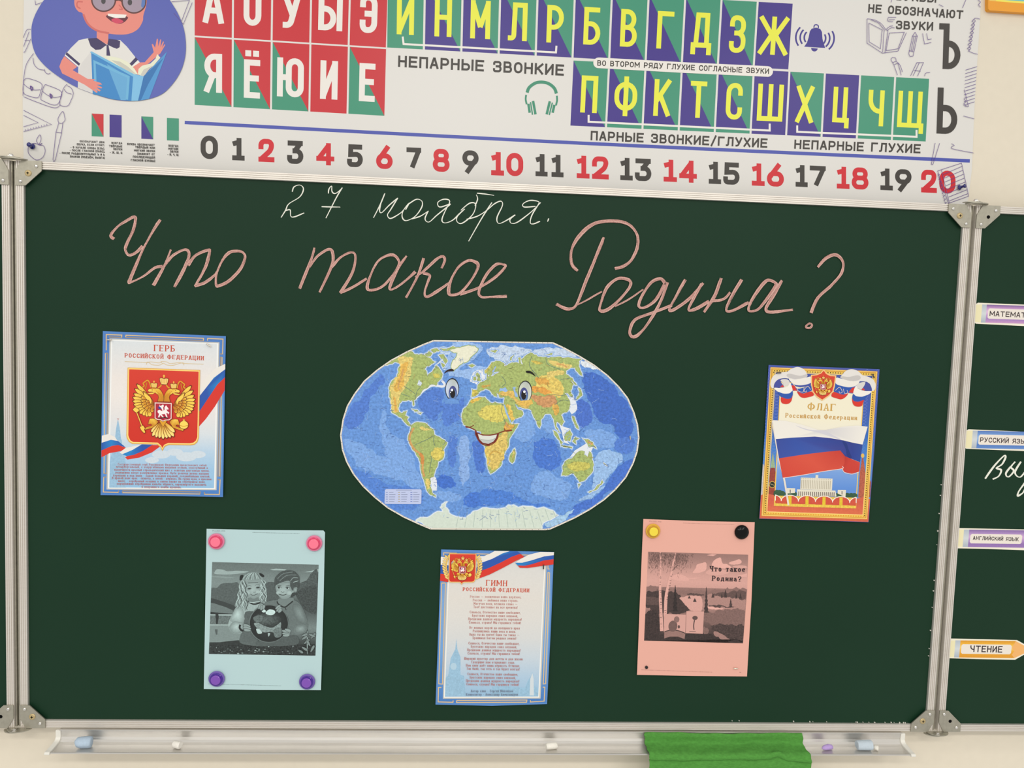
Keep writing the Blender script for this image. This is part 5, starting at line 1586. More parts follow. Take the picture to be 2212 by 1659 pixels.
for P, c in ((q('A', [(90, 700), (180, 560), (300, 440), (380, 330), (420, 400), (300, 520), (280, 640), (200, 760), (120, 780)]), DP), (q('A', [(420, 620), (460, 800), (600, 900), (660, 1060), (740, 1240), (640, 1260), (480, 1100), (400, 900), (380, 720)]), LT), (q('A', [(80, 870), (240, 900), (400, 1000), (560, 1060), (640, 1080), (560, 1180), (360, 1150), (180, 1080)]), LT),
             (q('A', [(150, 1110), (300, 1150), (420, 1220), (560, 1250), (720, 1290), (700, 1400), (520, 1440), (380, 1340), (240, 1230)]), (84, 130, 210)), (q('A', [(700, 520), (780, 460), (880, 450), (900, 530), (870, 650), (820, 720), (720, 640), (690, 580)]), DP), (q('A', [(900, 560), (1000, 560), (1060, 520), (1060, 640), (1000, 720), (920, 760), (880, 680)]), (84, 126, 208)),
             (q('A', [(940, 840), (1010, 850), (1000, 1000), (980, 1090), (940, 1060), (930, 950)]), DP), (q('A', [(1130, 900), (1200, 880), (1230, 960), (1240, 1100), (1180, 1140), (1150, 1020)]), (76, 118, 204)), (q('A', [(1030, 860), (1100, 860), (1110, 1100), (1060, 1250), (1020, 1100)]), (136, 172, 226)), (q('A', [(840, 1180), (900, 1150), (980, 1190), (1000, 1250), (900, 1265), (840, 1230)]), (66, 112, 202)),
             (q('A', [(1090, 1320), (1282, 1300), (1282, 1400), (1160, 1420), (1060, 1400)]), (70, 118, 206)), (q('A', [(820, 1290), (960, 1290), (1050, 1330), (1000, 1370), (880, 1360)]), LT), (q('B', [(830, 330), (960, 340), (1110, 470), (1200, 600), (1240, 760), (1150, 900), (1080, 760), (960, 720), (900, 600), (830, 450)]), (66, 108, 196)),
             (q('B', [(790, 540), (860, 560), (905, 690), (870, 750), (800, 760), (770, 650)]), (74, 112, 200)), (q('B', [(840, 800), (1000, 790), (1100, 850), (1090, 920), (960, 930), (860, 860)]), LT), (q('B', [(1100, 860), (1240, 850), (1230, 960), (1150, 980), (1080, 940)]), DP), (q('B', [(430, 880), (560, 860), (640, 960), (640, 1080), (540, 1110), (440, 1060)]), (72, 118, 206)),
             (q('B', [(320, 650), (420, 640), (440, 800), (360, 880), (280, 860), (250, 780)]), LT), (q('B', [(500, 690), (570, 660), (600, 780), (560, 820), (500, 780)]), LT), (q('B', [(430, 1160), (520, 1120), (640, 1180), (740, 1240), (660, 1360), (480, 1320), (400, 1280)]), LT), (q('B', [(0, 1280), (180, 1280), (360, 1360), (560, 1400), (500, 1420), (200, 1400), (0, 1400)]), (76, 126, 210)),
             (q('B', [(920, 1020), (1000, 950), (1150, 1000), (1080, 1120), (960, 1240), (900, 1280), (920, 1160)]), VL), (q('B', [(790, 1360), (920, 1280), (1010, 1240), (960, 1300), (860, 1350)]), VL), (q('B', [(1100, 1100), (1230, 1020), (1200, 1130), (1080, 1270), (880, 1420), (700, 1500), (760, 1400), (960, 1300)]), (72, 114, 202)), (q('B', [(540, 1580), (520, 1540), (640, 1480), (760, 1430), (700, 1500), (620, 1560)]), (160, 196, 228)),
             (q(3, [(600, 190), (800, 160), (1200, 170), (1400, 220), (1500, 300), (1200, 360), (1000, 460), (900, 470), (640, 330)]), (190, 208, 232)), (q(4, [(0, 200), (160, 160), (420, 160), (640, 250), (720, 330), (560, 290), (300, 290), (100, 280)]), (190, 208, 232)), (q(4, [(700, 350), (800, 340), (960, 430), (980, 470), (880, 460), (740, 410)]), (216, 224, 232)), (q(1, [(1080, 200), (1300, 150), (1480, 200), (1560, 260), (1500, 480), (1380, 560), (1290, 560), (1400, 300)]), (190, 210, 236)), (q(3, [(-20, 80), (300, 90), (500, 130), (520, 210), (480, 260), (330, 400), (200, 480), (100, 560), (300, 560), (420, 500), (560, 520), (640, 560), (560, 640), (420, 600), (330, 700), (440, 800), (340, 800), (270, 740), (100, 700), (0, 690), (-140, 600)]), (150, 184, 232)),
             (q(3, [(380, 600), (560, 580), (640, 680), (540, 780), (440, 830), (330, 790), (290, 760)]), (220, 226, 236))):
    w.poly(ragged(smooth(P, True, 2), .22, 2, int(P[0][0])), c, .24)
w.begin('continents', 'green, yellow and orange relief land')
SHF = (214, 224, 238)
LG, LY_, LO, LP = (164, 180, 108), (220, 198, 116), (206, 158, 96), (206, 218, 206)
NA = q(1, [(370, 395), (250, 488), (430, 432), (520, 445), (545, 480), (500, 560), (490, 640), (430, 740), (360, 820), (335, 900), (345, 1000), (365, 1100), (385, 1250), (385, 1330), (470, 1382), (540, 1420), (600, 1480), (640, 1530), (690, 1568), (740, 1592), (700, 1540), (655, 1480), (680, 1420), (612, 1390), (650, 1310), (600, 1320), (560, 1350), (510, 1330), (500, 1250), (520, 1170), (570, 1122), (680, 1110), (755, 1120), (770, 1212), (787, 1200), (780, 1120), (830, 1060), (920, 960), (1010, 900), (1120, 830), (1180, 852), (1200, 790), (1270, 735), (1292, 650), (1270, 600), (1230, 540), (1180, 490), (1135, 560), (1112, 610), (1055, 640), (1020, 692), (1008, 620), (965, 560), (1010, 500), (1100, 460), (1160, 430), (1100, 395), (1000, 340), (960, 300), (860, 302), (790, 290), (740, 245), (660, 242), (520, 312)])
SA = q(2, [(320, 130), (370, 90), (420, 80), (520, 95), (580, 150), (640, 200), (650, 260), (720, 290), (800, 340), (832, 372), (820, 410), (780, 470), (790, 550), (770, 610), (700, 640), (690, 720), (655, 800), (640, 860), (590, 880), (600, 930), (590, 990), (610, 1040), (620, 1090), (670, 1130), (668, 1150), (600, 1120), (540, 1040), (520, 960), (490, 880), (465, 780), (455, 680), (430, 590), (390, 530), (340, 470), (300, 390), (275, 320), (285, 260), (310, 200)])
AF = q(3, [(330, 1100), (450, 1060), (560, 1062), (600, 1110), (690, 1172), (740, 1150), (880, 1180), (892, 1240), (942, 1370), (1000, 1480), (1032, 1542), (1160, 1540), (1100, 1640)]) + q('B', [(225, 860), (215, 930), (170, 1000), (165, 1060), (120, 1112), (75, 1142), (50, 1080), (35, 1000), (30, 920), (0, 885)]) + q('A', [(1205, 800), (1110, 772), (1062, 742), (1050, 690), (1060, 620), (1100, 580), (1130, 530)])
EU = q(3, [(320, 1050), (330, 920), (430, 930), (430, 862), (450, 825), (500, 790), (590, 750), (596, 690), (600, 640), (615, 640), (612, 690), (680, 690), (750, 650), (840, 600), (770, 600), (716, 615), (690, 640), (650, 690), (610, 640), (560, 632), (556, 580), (640, 500), (680, 440), (760, 410), (850, 430), (912, 470), (900, 505), (960, 490), (1000, 460), (1100, 440), (1180, 460), (1158, 360), (1195, 350), (1225, 480), (1242, 470), (1215, 385), (1290, 320), (1390, 265), (1480, 300), (1510, 335)]) + \
    q(4, [(100, 285), (200, 285), (240, 300), (280, 285), (330, 290), (450, 300), (560, 295), (650, 315), (730, 320), (690, 345), (700, 380), (690, 420), (742, 560), (700, 540), (650, 480), (640, 440), (580, 440), (500, 490), (500, 540), (560, 580), (612, 690), (580, 770), (560, 790), (605, 870), (580, 882), (540, 830), (500, 818), (480, 832), (520, 870), (562, 960), (550, 1060), (500, 1110), (440, 1130), (420, 1150), (472, 1250), (440, 1312), (400, 1270), (360, 1245), (352, 1290), (375, 1350), (412, 1412), (392, 1408), (350, 1350), (325, 1250), (290, 1160), (270, 1130), (200, 1130), (130, 1210), (130, 1280), (110, 1338), (80, 1300), (40, 1200), (0, 1130)]) + \
    q(3, [(1390, 1290), (1320, 1262), (1210, 1240), (1120, 1215), (1096, 1185), (1150, 1290), (1230, 1310), (1242, 1370), (1210, 1412), (1040, 1512), (1000, 1450), (930, 1310), (895, 1200), (912, 1060), (820, 1062), (800, 1000), (765, 985), (772, 1050), (735, 1040), (700, 970), (645, 905), (715, 1010), (690, 1005), (610, 920), (560, 910), (470, 960), (420, 1020), (360, 1052)])
AU = q(5, [(315, 770), (340, 700), (330, 620), (370, 550), (470, 510), (540, 430), (600, 390), (670, 400), (660, 450), (720, 490), (740, 400), (770, 420), (780, 500), (810, 600), (800, 680), (740, 770), (640, 860), (590, 872), (560, 830), (530, 780), (500, 740), (440, 750), (370, 775)])
GRL = q(3, [(-70, 215), (0, 200), (150, 160), (380, 150), (432, 190), (400, 260), (330, 320), (270, 400), (170, 440), (80, 510), (0, 588), (-42, 500), (-20, 420), (50, 340), (70, 270), (0, 258)])
ANT = q(2, [(390, 1500), (450, 1450), (640, 1395), (780, 1360), (745, 1300), (800, 1235), (832, 1222), (805, 1300), (880, 1400), (1000, 1440), (1100, 1460), (1200, 1370), (1300, 1335)]) + q('B', [(100, 1430), (220, 1400), (300, 1420), (450, 1430), (560, 1440), (622, 1482), (500, 1545), (490, 1588), (0, 1588)]) + q('A', [(800, 1582), (700, 1530)])
ISL = [q(1, P) for P in ([(980, 290), (1050, 240), (1110, 270), (1080, 322), (1010, 330)], [(1090, 215), (1200, 190), (1245, 228), (1130, 262)], [(1240, 180), (1480, 150), (1570, 170), (1420, 212), (1300, 222)], [(1230, 310), (1320, 300), (1382, 410), (1350, 462), (1280, 380)], [(1270, 450), (1335, 490), (1300, 530)], [(745, 1275), (830, 1290), (880, 1320), (800, 1320)], [(845, 1340), (920, 1340), (900, 1365)])] + \
    [q('B', [(270, 940), (276, 990), (250, 1057), (232, 1040), (240, 980)]), q(3, [(430, 620), (470, 680), (490, 770), (420, 762), (432, 700), (398, 650)]), q(3, [(355, 700), (400, 695), (398, 755), (352, 755)]), q(3, [(265, 490), (330, 470), (375, 495), (330, 525)]), q(3, [(1085, 305), (1020, 345), (1010, 385), (1035, 400), (1040, 350)]), q(3, [(650, 235), (780, 225), (740, 265)]),
     q(4, [(315, 1385), (360, 1410), (450, 1560), (430, 1590), (360, 1480)]), q(4, [(478, 1470), (560, 1375), (592, 1440), (560, 1540), (490, 1532)]), q(4, [(430, 1595), (590, 1630), (585, 1648), (430, 1615)]), q(4, [(690, 740), (720, 770), (742, 850), (700, 890), (640, 940), (690, 860), (705, 800)]), q(4, [(565, 590), (595, 600), (660, 700), (640, 700)]), q(4, [(595, 1170), (625, 1180), (650, 1260), (690, 1360), (650, 1330), (610, 1240)]), q(4, [(600, 1540), (640, 1480), (690, 1500), (640, 1530), (650, 1580)]),
     q(5, [(635, 190), (720, 208), (800, 260), (852, 352), (780, 322), (735, 330), (700, 260)]), q(5, [(570, 905), (606, 908), (576, 962)]), q(5, [(730, 1030), (850, 955), (928, 895), (945, 845), (960, 880), (900, 930), (750, 1040)]), q(5, [(968, 575), (1000, 600), (1020, 625), (985, 600)]), q(4, [(205, 245), (300, 225), (290, 250)])]
NA, SA, AF, EU, AU, ANT, GRL = [ragged(P, a_, 2, i + 3) for i, (P, a_) in enumerate(((NA, .16), (SA, .09), (AF, .08), (EU, .13), (AU, .12), (ANT, .16), (GRL, .14)))]
ISL = [ragged(P, .14, 2, i) for i, P in enumerate(ISL)]
w.up()
for P in [NA, SA, AF, EU, AU, ANT] + ISL:
    w.line(P, 6.5, (140, 176, 226), .15, closed=True, sm=False, keep=True)
w.up()
for P in [NA, SA, AF, EU, AU, ANT] + ISL:
    w.line(P, 3.2, (222, 230, 238), closed=True, sm=False, keep=True)
w.line(q(2, [(600, 900), (640, 900), (650, 980), (650, 1060)]), 12, (222, 228, 238), keep=True)
w.line(q(4, [(560, 870), (600, 960), (620, 1050), (560, 1100)]), 14, (222, 228, 238), keep=True)
w.poly(q(4, [(400, 1290), (440, 1400), (470, 1560), (560, 1590), (480, 1500), (480, 1420), (560, 1350), (480, 1330)]), (222, 228, 236), keep=True)
w.poly(q(5, [(430, 500), (520, 380), (700, 270), (800, 340), (730, 480), (660, 420), (560, 430)]), (222, 228, 236), keep=True)
w.line(q(1, [(1280, 760), (1330, 830), (1290, 870), (1120, 850), (1000, 910), (900, 990), (810, 1090)]), 5, (222, 228, 236), keep=True)
w.up()
for P in [NA, SA, AF, EU, AU] + ISL:
    w.line(P, .9, (112, 124, 96), closed=True, sm=False, keep=True)
w.up()
for P in [NA, SA, AF, EU, AU] + ISL:
    w.poly(P, LG, .28, keep=True)
w.poly(ANT, LP, .06, keep=True)
w.up()
w.line(GRL, 3, (150, 172, 110), .1, closed=True, sm=False)
w.poly(GRL, (228, 228, 206), .08)
for P, c in ((q(1, [(480, 380), (560, 330), (700, 340), (780, 380), (720, 520), (735, 640), (660, 800), (600, 930), (540, 1020), (500, 1200), (500, 1340), (400, 1310), (380, 1100), (350, 950), (360, 840), (480, 700), (540, 540)]), LY_), (q(1, [(560, 470), (680, 420), (660, 560), (600, 690), (600, 860), (500, 960), (420, 940), (430, 820), (500, 720), (530, 600)]), (222, 178, 86)), (q(1, [(1120, 640), (1220, 640), (1250, 700), (1160, 720)]), (206, 196, 96)),
             (q(2, [(440, 150), (560, 160), (600, 200), (480, 190)]), LY_), (q(2, [(640, 470), (760, 430), (780, 560), (700, 630), (640, 600), (600, 540)]), (212, 196, 98)), (q(2, [(520, 890), (580, 900), (590, 980), (560, 1040)]), LY_),
             (q(4, [(100, 590), (300, 560), (450, 700), (440, 850), (380, 900), (230, 800), (60, 740)]), (222, 196, 104)), (q(4, [(220, 510), (420, 490), (480, 520), (300, 580), (240, 600)]), LY_), (q(4, [(240, 320), (420, 380), (580, 400), (560, 460), (420, 440), (280, 390)]), LY_), (q(4, [(-60, 760), (60, 720), (200, 750), (300, 810), (250, 830), (50, 820)]), (222, 160, 76)),
             (q(4, [(-80, 830), (0, 850), (150, 870), (300, 850), (370, 930), (340, 1010), (200, 1035), (60, 960)]), (200, 148, 100)), (q(4, [(300, 990), (380, 1000), (400, 1110), (340, 1160), (310, 1080)]), (216, 170, 84)), (q(4, [(40, 600), (200, 600), (260, 690), (120, 700), (60, 660)]), (214, 164, 80)),
             (q(3, [(800, 990), (930, 955), (1060, 950), (1100, 1060), (1200, 1125), (1380, 1130), (1340, 1255), (1200, 1225), (1100, 1130), (1000, 1040), (900, 1040)]), (216, 182, 100)), (q(3, [(500, 1250), (860, 1200), (960, 1450), (700, 1510), (450, 1400)]), (212, 200, 102)), (q(3, [(300, 1130), (420, 1070), (500, 1090), (340, 1170)]), (222, 186, 86)), (q(3, [(930, 1490), (1000, 1560), (1110, 1560), (1000, 1659), (900, 1659)]), (220, 170, 80)), (q(3, [(930, 1220), (1000, 1200), (1060, 1380), (1100, 1450), (1030, 1480)]), (226, 190, 92)), (q(3, [(340, 940), (430, 950), (400, 1030), (340, 1030)]), (206, 190, 90)), (q(3, [(500, 860), (640, 840), (650, 870), (520, 890)]), (206, 164, 82)), (q(3, [(1390, 400), (1500, 420), (1600, 460), (1480, 480)]), (206, 186, 90)),
             (q('B', [(35, 930), (140, 830), (200, 790), (212, 930), (150, 1060), (80, 1112)]), (216, 190, 104)), (q('B', [(255, 960), (272, 960), (250, 1040)]), LY_), (q(5, [(380, 600), (600, 560), (760, 600), (700, 680), (480, 690)]), (196, 190, 96)), (q(5, [(700, 230), (800, 280), (760, 290)]), LO), (q(3, [(560, 600), (650, 500), (700, 450), (640, 560), (590, 620)]), (190, 180, 92))):
    w.poly(ragged(smooth(P, True, 2), .25, 2, int(P[0][0])), c, .34)
for P, wd_, c in ((q(2, [(360, 160), (330, 210), (300, 280), (305, 360), (370, 470), (460, 545), (485, 660), (485, 760), (510, 860)]), 4.2, LO), (q(2, [(440, 530), (480, 580), (480, 680)]), 7, (206, 140, 74)), (q(1, [(590, 560), (560, 700), (500, 850), (520, 930)]), 3, LO), (q(1, [(430, 1060), (450, 1200), (460, 1320)]), 4, (222, 172, 84)), (q(4, [(360, 390), (450, 400), (520, 440)]), 3, LO), (q(3, [(930, 1510), (960, 1590), (1000, 1600)]), 4, LO), (q('B', [(60, 1000), (100, 960), (160, 980)]), 3, (206, 168, 80))):
    w.line(P, wd_, c, .2)
w.up()
SEA = (150, 184, 230)
for P in (q(3, [(810, 960), (830, 900), (880, 905), (925, 880), (970, 950), (930, 970), (860, 945)]), q(3, [(1055, 885), (1112, 875), (1100, 940), (1142, 1010), (1150, 1060), (1100, 1050), (1080, 960)]), q(3, [(895, 1195), (915, 1195), (960, 1330), (1030, 1500), (1010, 1520), (930, 1340)]), q(3, [(1095, 1185), (1115, 1195), (1190, 1275), (1170, 1290)]), q(3, [(690, 600), (745, 505), (760, 520), (720, 610), (700, 640)]), q(1, [(1180, 470), (1290, 370), (1310, 400), (1200, 480)]), q(1, [(870, 750), (930, 810), (900, 860), (840, 840)])):
    w.poly(P, SEA if P[0][0] > 1040 else (206, 218, 234), .1, keep=True)
random.seed(11)
w.up()
RV = (92, 116, 120)
for P in (q(1, [(900, 880), (840, 950), (800, 1100)]), q(1, [(600, 860), (720, 940), (800, 1000)]), q(1, [(560, 1000), (700, 1050)]), q(2, [(380, 400), (520, 340), (650, 270)]), q(2, [(660, 420), (640, 340), (650, 280)]), q(2, [(580, 800), (600, 680), (620, 560)]), q(3, [(880, 1180), (860, 1300), (900, 1450), (940, 1540)]), q(3, [(860, 680), (930, 800), (860, 880)]), q(3, [(1400, 320), (1360, 500), (1480, 660)]), q(4, [(200, 300), (240, 400), (420, 470)]), q(4, [(0, 480), (100, 600)]), q(4, [(420, 620), (560, 600)]), q(4, [(300, 840), (440, 860), (520, 830)]), q(4, [(330, 1000), (440, 930), (540, 940)])):
    w.line(P, .8, RV, keep=True)
def inside(p, P):
    r = False
    for i in range(len(P)):
        (x1, y1), (x2, y2) = P[i], P[i - 1]
        if (y1 > p[1]) != (y2 > p[1]) and p[0] < (x2 - x1) * (p[1] - y1) / (y2 - y1) + x1:
            r = not r
    return r
edge9 = ins(.06)
n = 0
while n < 1000:                       # the tiny place names and contour strokes
    p = (random.uniform(740, 1375), random.uniform(745, 1135))
    if not inside(p, edge9):
        continue
    n += 1
    land = any(inside(p, P) for P in (NA, SA, AF, EU, AU))
    L = random.uniform(2, 9)
    if random.random() < .55:
        w.line([(p[0], p[1]), (p[0] + L, p[1] + .2)], .6, (122, 120, 80) if land else (80, 112, 172), sm=False, keep=True)
    else:
        t = random.uniform(0, 6.28)
        pts = [p]
        for k in range(4):
            t += random.uniform(-.7, .7)
            pts.append((pts[-1][0] + L * .42 * math.cos(t), pts[-1][1] + L * .42 * math.sin(t)))
        w.line(pts, .55, random.choice(((140, 136, 74), (200, 166, 96), (186, 196, 120))) if land else random.choice(((70, 104, 172), (150, 184, 230), (166, 196, 234))), keep=True)
for k in range(13):                  # meridians over the southern ice
    x = 1000 + k * 15
    w.line([(x - (1060 - x) * .12, 1100 + random.uniform(-2, 6)), (x + (x - 1060) * .25, 1139)], .5, (160, 180, 176), sm=False, keep=True)
w.clip = None
w.begin('map_key', 'pale violet key box')
w.crop(*CR['A'])
w.poly([(430, 1268), (712, 1270), (719, 1280), (717, 1384), (708, 1391), (424, 1389), (417, 1380), (420, 1276)], (188, 198, 232))
w.up()
for r in range(5):
    for c in range(3):
        w.line([(428 + c * 100, 1296 + r * 18), (444 + c * 100, 1296 + r * 18)], 5, ((120, 140, 190), (170, 150, 90), (84, 104, 180))[c], sm=False, keep=True)
        w.line([(455 + c * 98, 1296 + r * 18), (455 + c * 98 + 35 + (r * 37 % 20), 1296 + r * 18)], 3.5, (112, 120, 150), sm=False, keep=True)
w.line([(510, 1276), (640, 1277)], 3.5, (112, 120, 150), sm=False, keep=True)
w.begin('cartoon_eye', 'large blue cartoon eye')
w.crop(*CR[1])
def eye(ex, ey, ix, iy, px_, lid, white):
    w.ell(ex, ey, 124, 196, (28, 28, 34), rot=2)
    w.poly([(ex + 112 * math.cos(t), ey + 4 + 180 * math.sin(t)) for t in [2 * math.pi * i / 36 for i in range(36)]], [white if math.sin(2 * math.pi * i / 36) > -.6 else (178, 186, 182) for i in range(36)])
    w.ell(ix, iy, 74, 138, (70, 78, 140))
    w.ell(ix + 2, iy + 30, 64, 106, (96, 128, 176))
    w.ell(px_, iy, 46, 82, (22, 20, 22))
    w.ell(px_ + (-12 if lid[0] == 1 else 12), iy - 62, 22, 24, (236, 240, 246))
    w.ell(px_ + (-38 if lid[0] == 1 else 38), iy - 20, 10, 11, (226, 232, 240))
eye(1465, 915, 1478, 995, 1475, (1,), (198, 210, 230))
w.poly([(1330, 1180), (1345, 1105), (1400, 1090), (1470, 1086), (1530, 1100), (1580, 1120), (1600, 1180)], (104, 150, 216), .1)
w.begin('cartoon_brow')
w.poly([(1322, 637), (1360, 585), (1420, 558), (1470, 558), (1500, 575), (1480, 596), (1430, 598), (1380, 606)], (44, 26, 26), sm=True)
w.crop(*CR[3])
w.begin('cartoon_eye', 'large blue cartoon eye')
eye(1280, 960, 1258, 1025, 1255, (3,), (206, 212, 196))
w.poly([(1150, 1200), (1180, 1130), (1250, 1120), (1330, 1115), (1400, 1095), (1420, 1180), (1300, 1220)], (222, 182, 90), .25)
w.begin('cartoon_brow')
w.poly([(1290, 600), (1330, 586), (1390, 600), (1440, 645), (1465, 690), (1420, 660), (1370, 635), (1310, 625)], (22, 20, 16), sm=True)
w.begin('cartoon_mouth', 'toothy smile')
w.crop(*CR['B'])
sx = lambda x: (x / 3.7706 + 720 - 1040) * 3.7694
MO = [(sx(1075), 758), (sx(1112), 766), (sx(1160), 792), (-48, 806), (10, 826), (70, 828), (130, 816), (185, 796), (245, 786)]
w.poly([(sx(1165), 790), (-48, 804), (10, 824), (70, 826), (140, 812), (132, 850), (108, 886), (58, 912), (6, 900), (-26, 868), (-52, 815)], (112, 34, 26))
w.poly([(-30, 818), (10, 832), (70, 834), (126, 824), (118, 852), (96, 882), (56, 900), (10, 890), (-16, 862)], (216, 220, 214))
w.poly([(-18, 858), (20, 868), (70, 870), (118, 852), (96, 882), (56, 900), (10, 890)], (188, 194, 190))
w.line([(-20, 856), (20, 867), (70, 869), (117, 852)], 3, (150, 152, 148))
w.line(MO, 8, (124, 44, 28))
w.line([(-52, 815), (-26, 868), (6, 902), (58, 914), (108, 888), (132, 850), (140, 812)], 6, (124, 44, 28))
w.line([(sx(1080), 764), (sx(1112), 764), (sx(1145), 748)], 6, (124, 44, 28))
w.line([(185, 772), (200, 797), (250, 790)], 6, (140, 60, 30))
w.done()

# ------------------------------------------------------------------ black-and-white pictures on coloured paper
pn = lambda v: (v * .84 + 8, v * .95 + 9, v * .945 + 9)
c_ = SH['c'] = Sheet('blue_picture_sheet', at(570, 1317, -.0026), 'light blue paper with grey picture of two children holding a globe', 'picture', tilt=.006)
c_.crop(420, 1120, 4.2548)
c_.begin('sheet')
PB = (180, 208, 211)
c_.slab([(112, 95), (600, 106), (1185, 110), (1200, 128), (1188, 700), (1163, 1578), (600, 1576), (86, 1567), (100, 800)], PB)
c_.begin('printed_text', 'tiny grey page header and footer')
c_.text('29.11.2023, 19:05', (164, 117), (282, 120), 10, (96, 112, 114), .16)
def tiny(s_, A, B, n_, col):
    s_.up()
    rnd = random.Random(n_)
    for i in range(n_):
        t = i / n_
        x, y = A[0] + (B[0] - A[0]) * t, A[1] + (B[1] - A[1]) * t
        dx, h = (B[0] - A[0]) / n_ * .62, rnd.choice((3, 4, 6, 4))
        s_.line([(x, y), (x + dx, y + (B[1] - A[1]) / n_)], h, col, sm=False, keep=True)


tiny(c_, (532, 128), (968, 138), 72, (124, 142, 144))
tiny(c_, (125, 1520), (800, 1538), 100, (124, 142, 144))
c_.begin('printed_picture', 'grey picture of a girl and a boy with a globe')
c_.crop(450, 1210, 7.9)
G = lambda v: pn(v)
A_, B_, C_, D_ = (66, 32), (1884, 78), (1828, 1630), (10, 1600)
c_.clip = [A_, B_, C_, D_]
c_.grid(A_, B_, C_, D_, [G(v) for v in (112, 118, 132, 140, 128, 96, 84, 90, 110, 130, 110, 70, 52, 40)], .14)
for P, v, nn in (([(110, 200), (150, 155), (260, 165), (330, 190), (480, 180), (600, 185), (690, 195), (560, 225), (330, 245), (120, 235)], 172, .1), ([(1050, 160), (1150, 145), (1340, 155), (1300, 175), (1100, 172)], 182, .08), ([(1640, 205), (1760, 180), (1880, 150), (1880, 200), (1750, 205)], 178, .08), ([(50, 270), (250, 275), (480, 300), (300, 310), (60, 285)], 150, .08),
             ([(45, 640), (50, 480), (150, 470), (230, 400), (400, 390), (520, 400), (560, 700), (400, 700), (200, 690)], 92, .3), ([(960, 690), (970, 420), (1080, 370), (1180, 430), (1200, 650), (1100, 690)], 88, .3), ([(1480, 560), (1560, 400), (1680, 340), (1760, 220), (1870, 200), (1850, 900), (1700, 860), (1600, 760)], 84, .5),
             ([(1500, 560), (1700, 450), (1860, 480), (1850, 880), (1680, 870), (1560, 720)], 70, .6), ([(45, 650), (200, 690), (400, 760), (460, 800), (440, 850), (200, 780), (40, 720)], 62, .15), ([(40, 735), (200, 770), (340, 820), (420, 870), (400, 915), (200, 900), (35, 880)], 118, .12), ([(35, 880), (200, 900), (420, 915), (400, 930), (30, 925)], 48, .2), ([(28, 925), (420, 925), (400, 945), (28, 942)], 204, .05),
             ([(28, 945), (420, 950), (360, 1100), (25, 1100)], 112, .5), ([(25, 1098), (380, 1100), (360, 1112), (25, 1112)], 196, .05), ([(22, 1115), (380, 1115), (560, 1260), (560, 1400), (18, 1400)], 140, .1), ([(120, 900), (160, 890), (180, 960), (160, 1090), (135, 1090)], 46, .3), ([(110, 1180), (160, 1180), (155, 1270), (130, 1270)], 88, .1), ([(18, 1420), (200, 1400), (360, 1380), (560, 1370), (560, 1450), (300, 1450), (18, 1440)], 50, .3),
             ([(16, 1450), (400, 1455), (700, 1440), (1000, 1450), (1300, 1460), (1560, 1440), (1830, 1450), (1826, 1628), (10, 1598)], 48, .8)):
    c_.poly(P, G(v), nn, sm=len(P) > 5)
# girl
HR, SKN = 150, 166
for P, v, nn in (([(560, 330), (640, 240), (760, 205), (880, 230), (940, 320), (990, 500), (1000, 640), (960, 740), (880, 720), (660, 760), (640, 860), (560, 850), (500, 790), (450, 780), (500, 640), (530, 480)], HR, .35), ([(690, 640), (880, 640), (890, 720), (780, 760), (690, 720)], 122, .05), ([(610, 430), (640, 370), (760, 330), (870, 350), (900, 420), (905, 540), (860, 610), (780, 655), (700, 620), (640, 550)], SKN, .04),
             ([(420, 900), (480, 800), (560, 800), (640, 860), (690, 740), (900, 740), (960, 800), (870, 820), (760, 900), (640, 1000), (600, 1180), (560, 1250), (430, 1250), (350, 1150), (350, 1050)], 176, .14), ([(640, 880), (800, 880), (780, 940), (700, 1010), (620, 1000)], 92, .2), ([(560, 1240), (620, 1000), (680, 1010), (700, 1200), (860, 1380), (960, 1420), (960, 1470), (560, 1420)], 98, .2), ([(440, 1040), (560, 1060), (600, 1060), (600, 1160), (560, 1250), (430, 1250), (352, 1150)], 160, .15)):
    c_.poly(P, G(v), nn, sm=True)
c_.fan([(612, 430), (642, 372), (760, 334), (870, 352), (898, 420), (902, 540), (858, 608), (782, 652), (700, 618), (642, 550)], (752, 520), G(186), G(146))
for x, y, r in ((670, 556, 42), (842, 540, 40), (768, 545, 26)):
    c_.oval(x, y, r, r * .75, G(190), G(176))
c_.fan([(420, 905), (480, 810), (560, 805), (600, 870), (610, 1000), (560, 1080), (430, 1060), (370, 1020)], (500, 920), G(214), G(150), .1)
c_.fan([(440, 1045), (560, 1062), (596, 1070), (596, 1160), (552, 1240), (430, 1245), (360, 1150)], (480, 1130), G(204), G(138), .1)
for P, wd_, v in (([(680, 390), (760, 385), (850, 380)], 10, 70), ([(680, 700), (740, 740), (800, 750), (890, 725)], 24, 40), ([(690, 712), (760, 722), (880, 700)], 9, 222), ([(660, 450), (700, 432), (740, 445)], 5, 90), ([(800, 430), (840, 415), (880, 428)], 5, 90), ([(720, 580), (770, 600), (850, 570)], 9, 74), ([(760, 545), (785, 548), (810, 540)], 8, 110), ([(545, 1100), (535, 1150), (560, 1190), (600, 1205)], 34, 36)):
    c_.line(P, wd_, G(v))
rnd = random.Random(4)
for k in range(15):                  # curling locks
    if k < 9:
        x0, x1, yb = 560 + k * 9, 480 + k * 24, 800 + (k % 3) * 26
    else:
        x0, x1, yb = 915 + (k - 9) * 8, 880 + (k - 9) * 22, 690 + (k % 3) * 18
    P = [(x0 + (x1 - x0) * t / 11 + 17 * math.sin(t * 1.9 + k * 1.3), 340 + (yb - 340) * t / 11) for t in range(12)]
    c_.line(P, [10, 15, 13, 16, 12, 15, 10, 6], G((206, 112, 184, 86, 196)[k % 5]), .15)
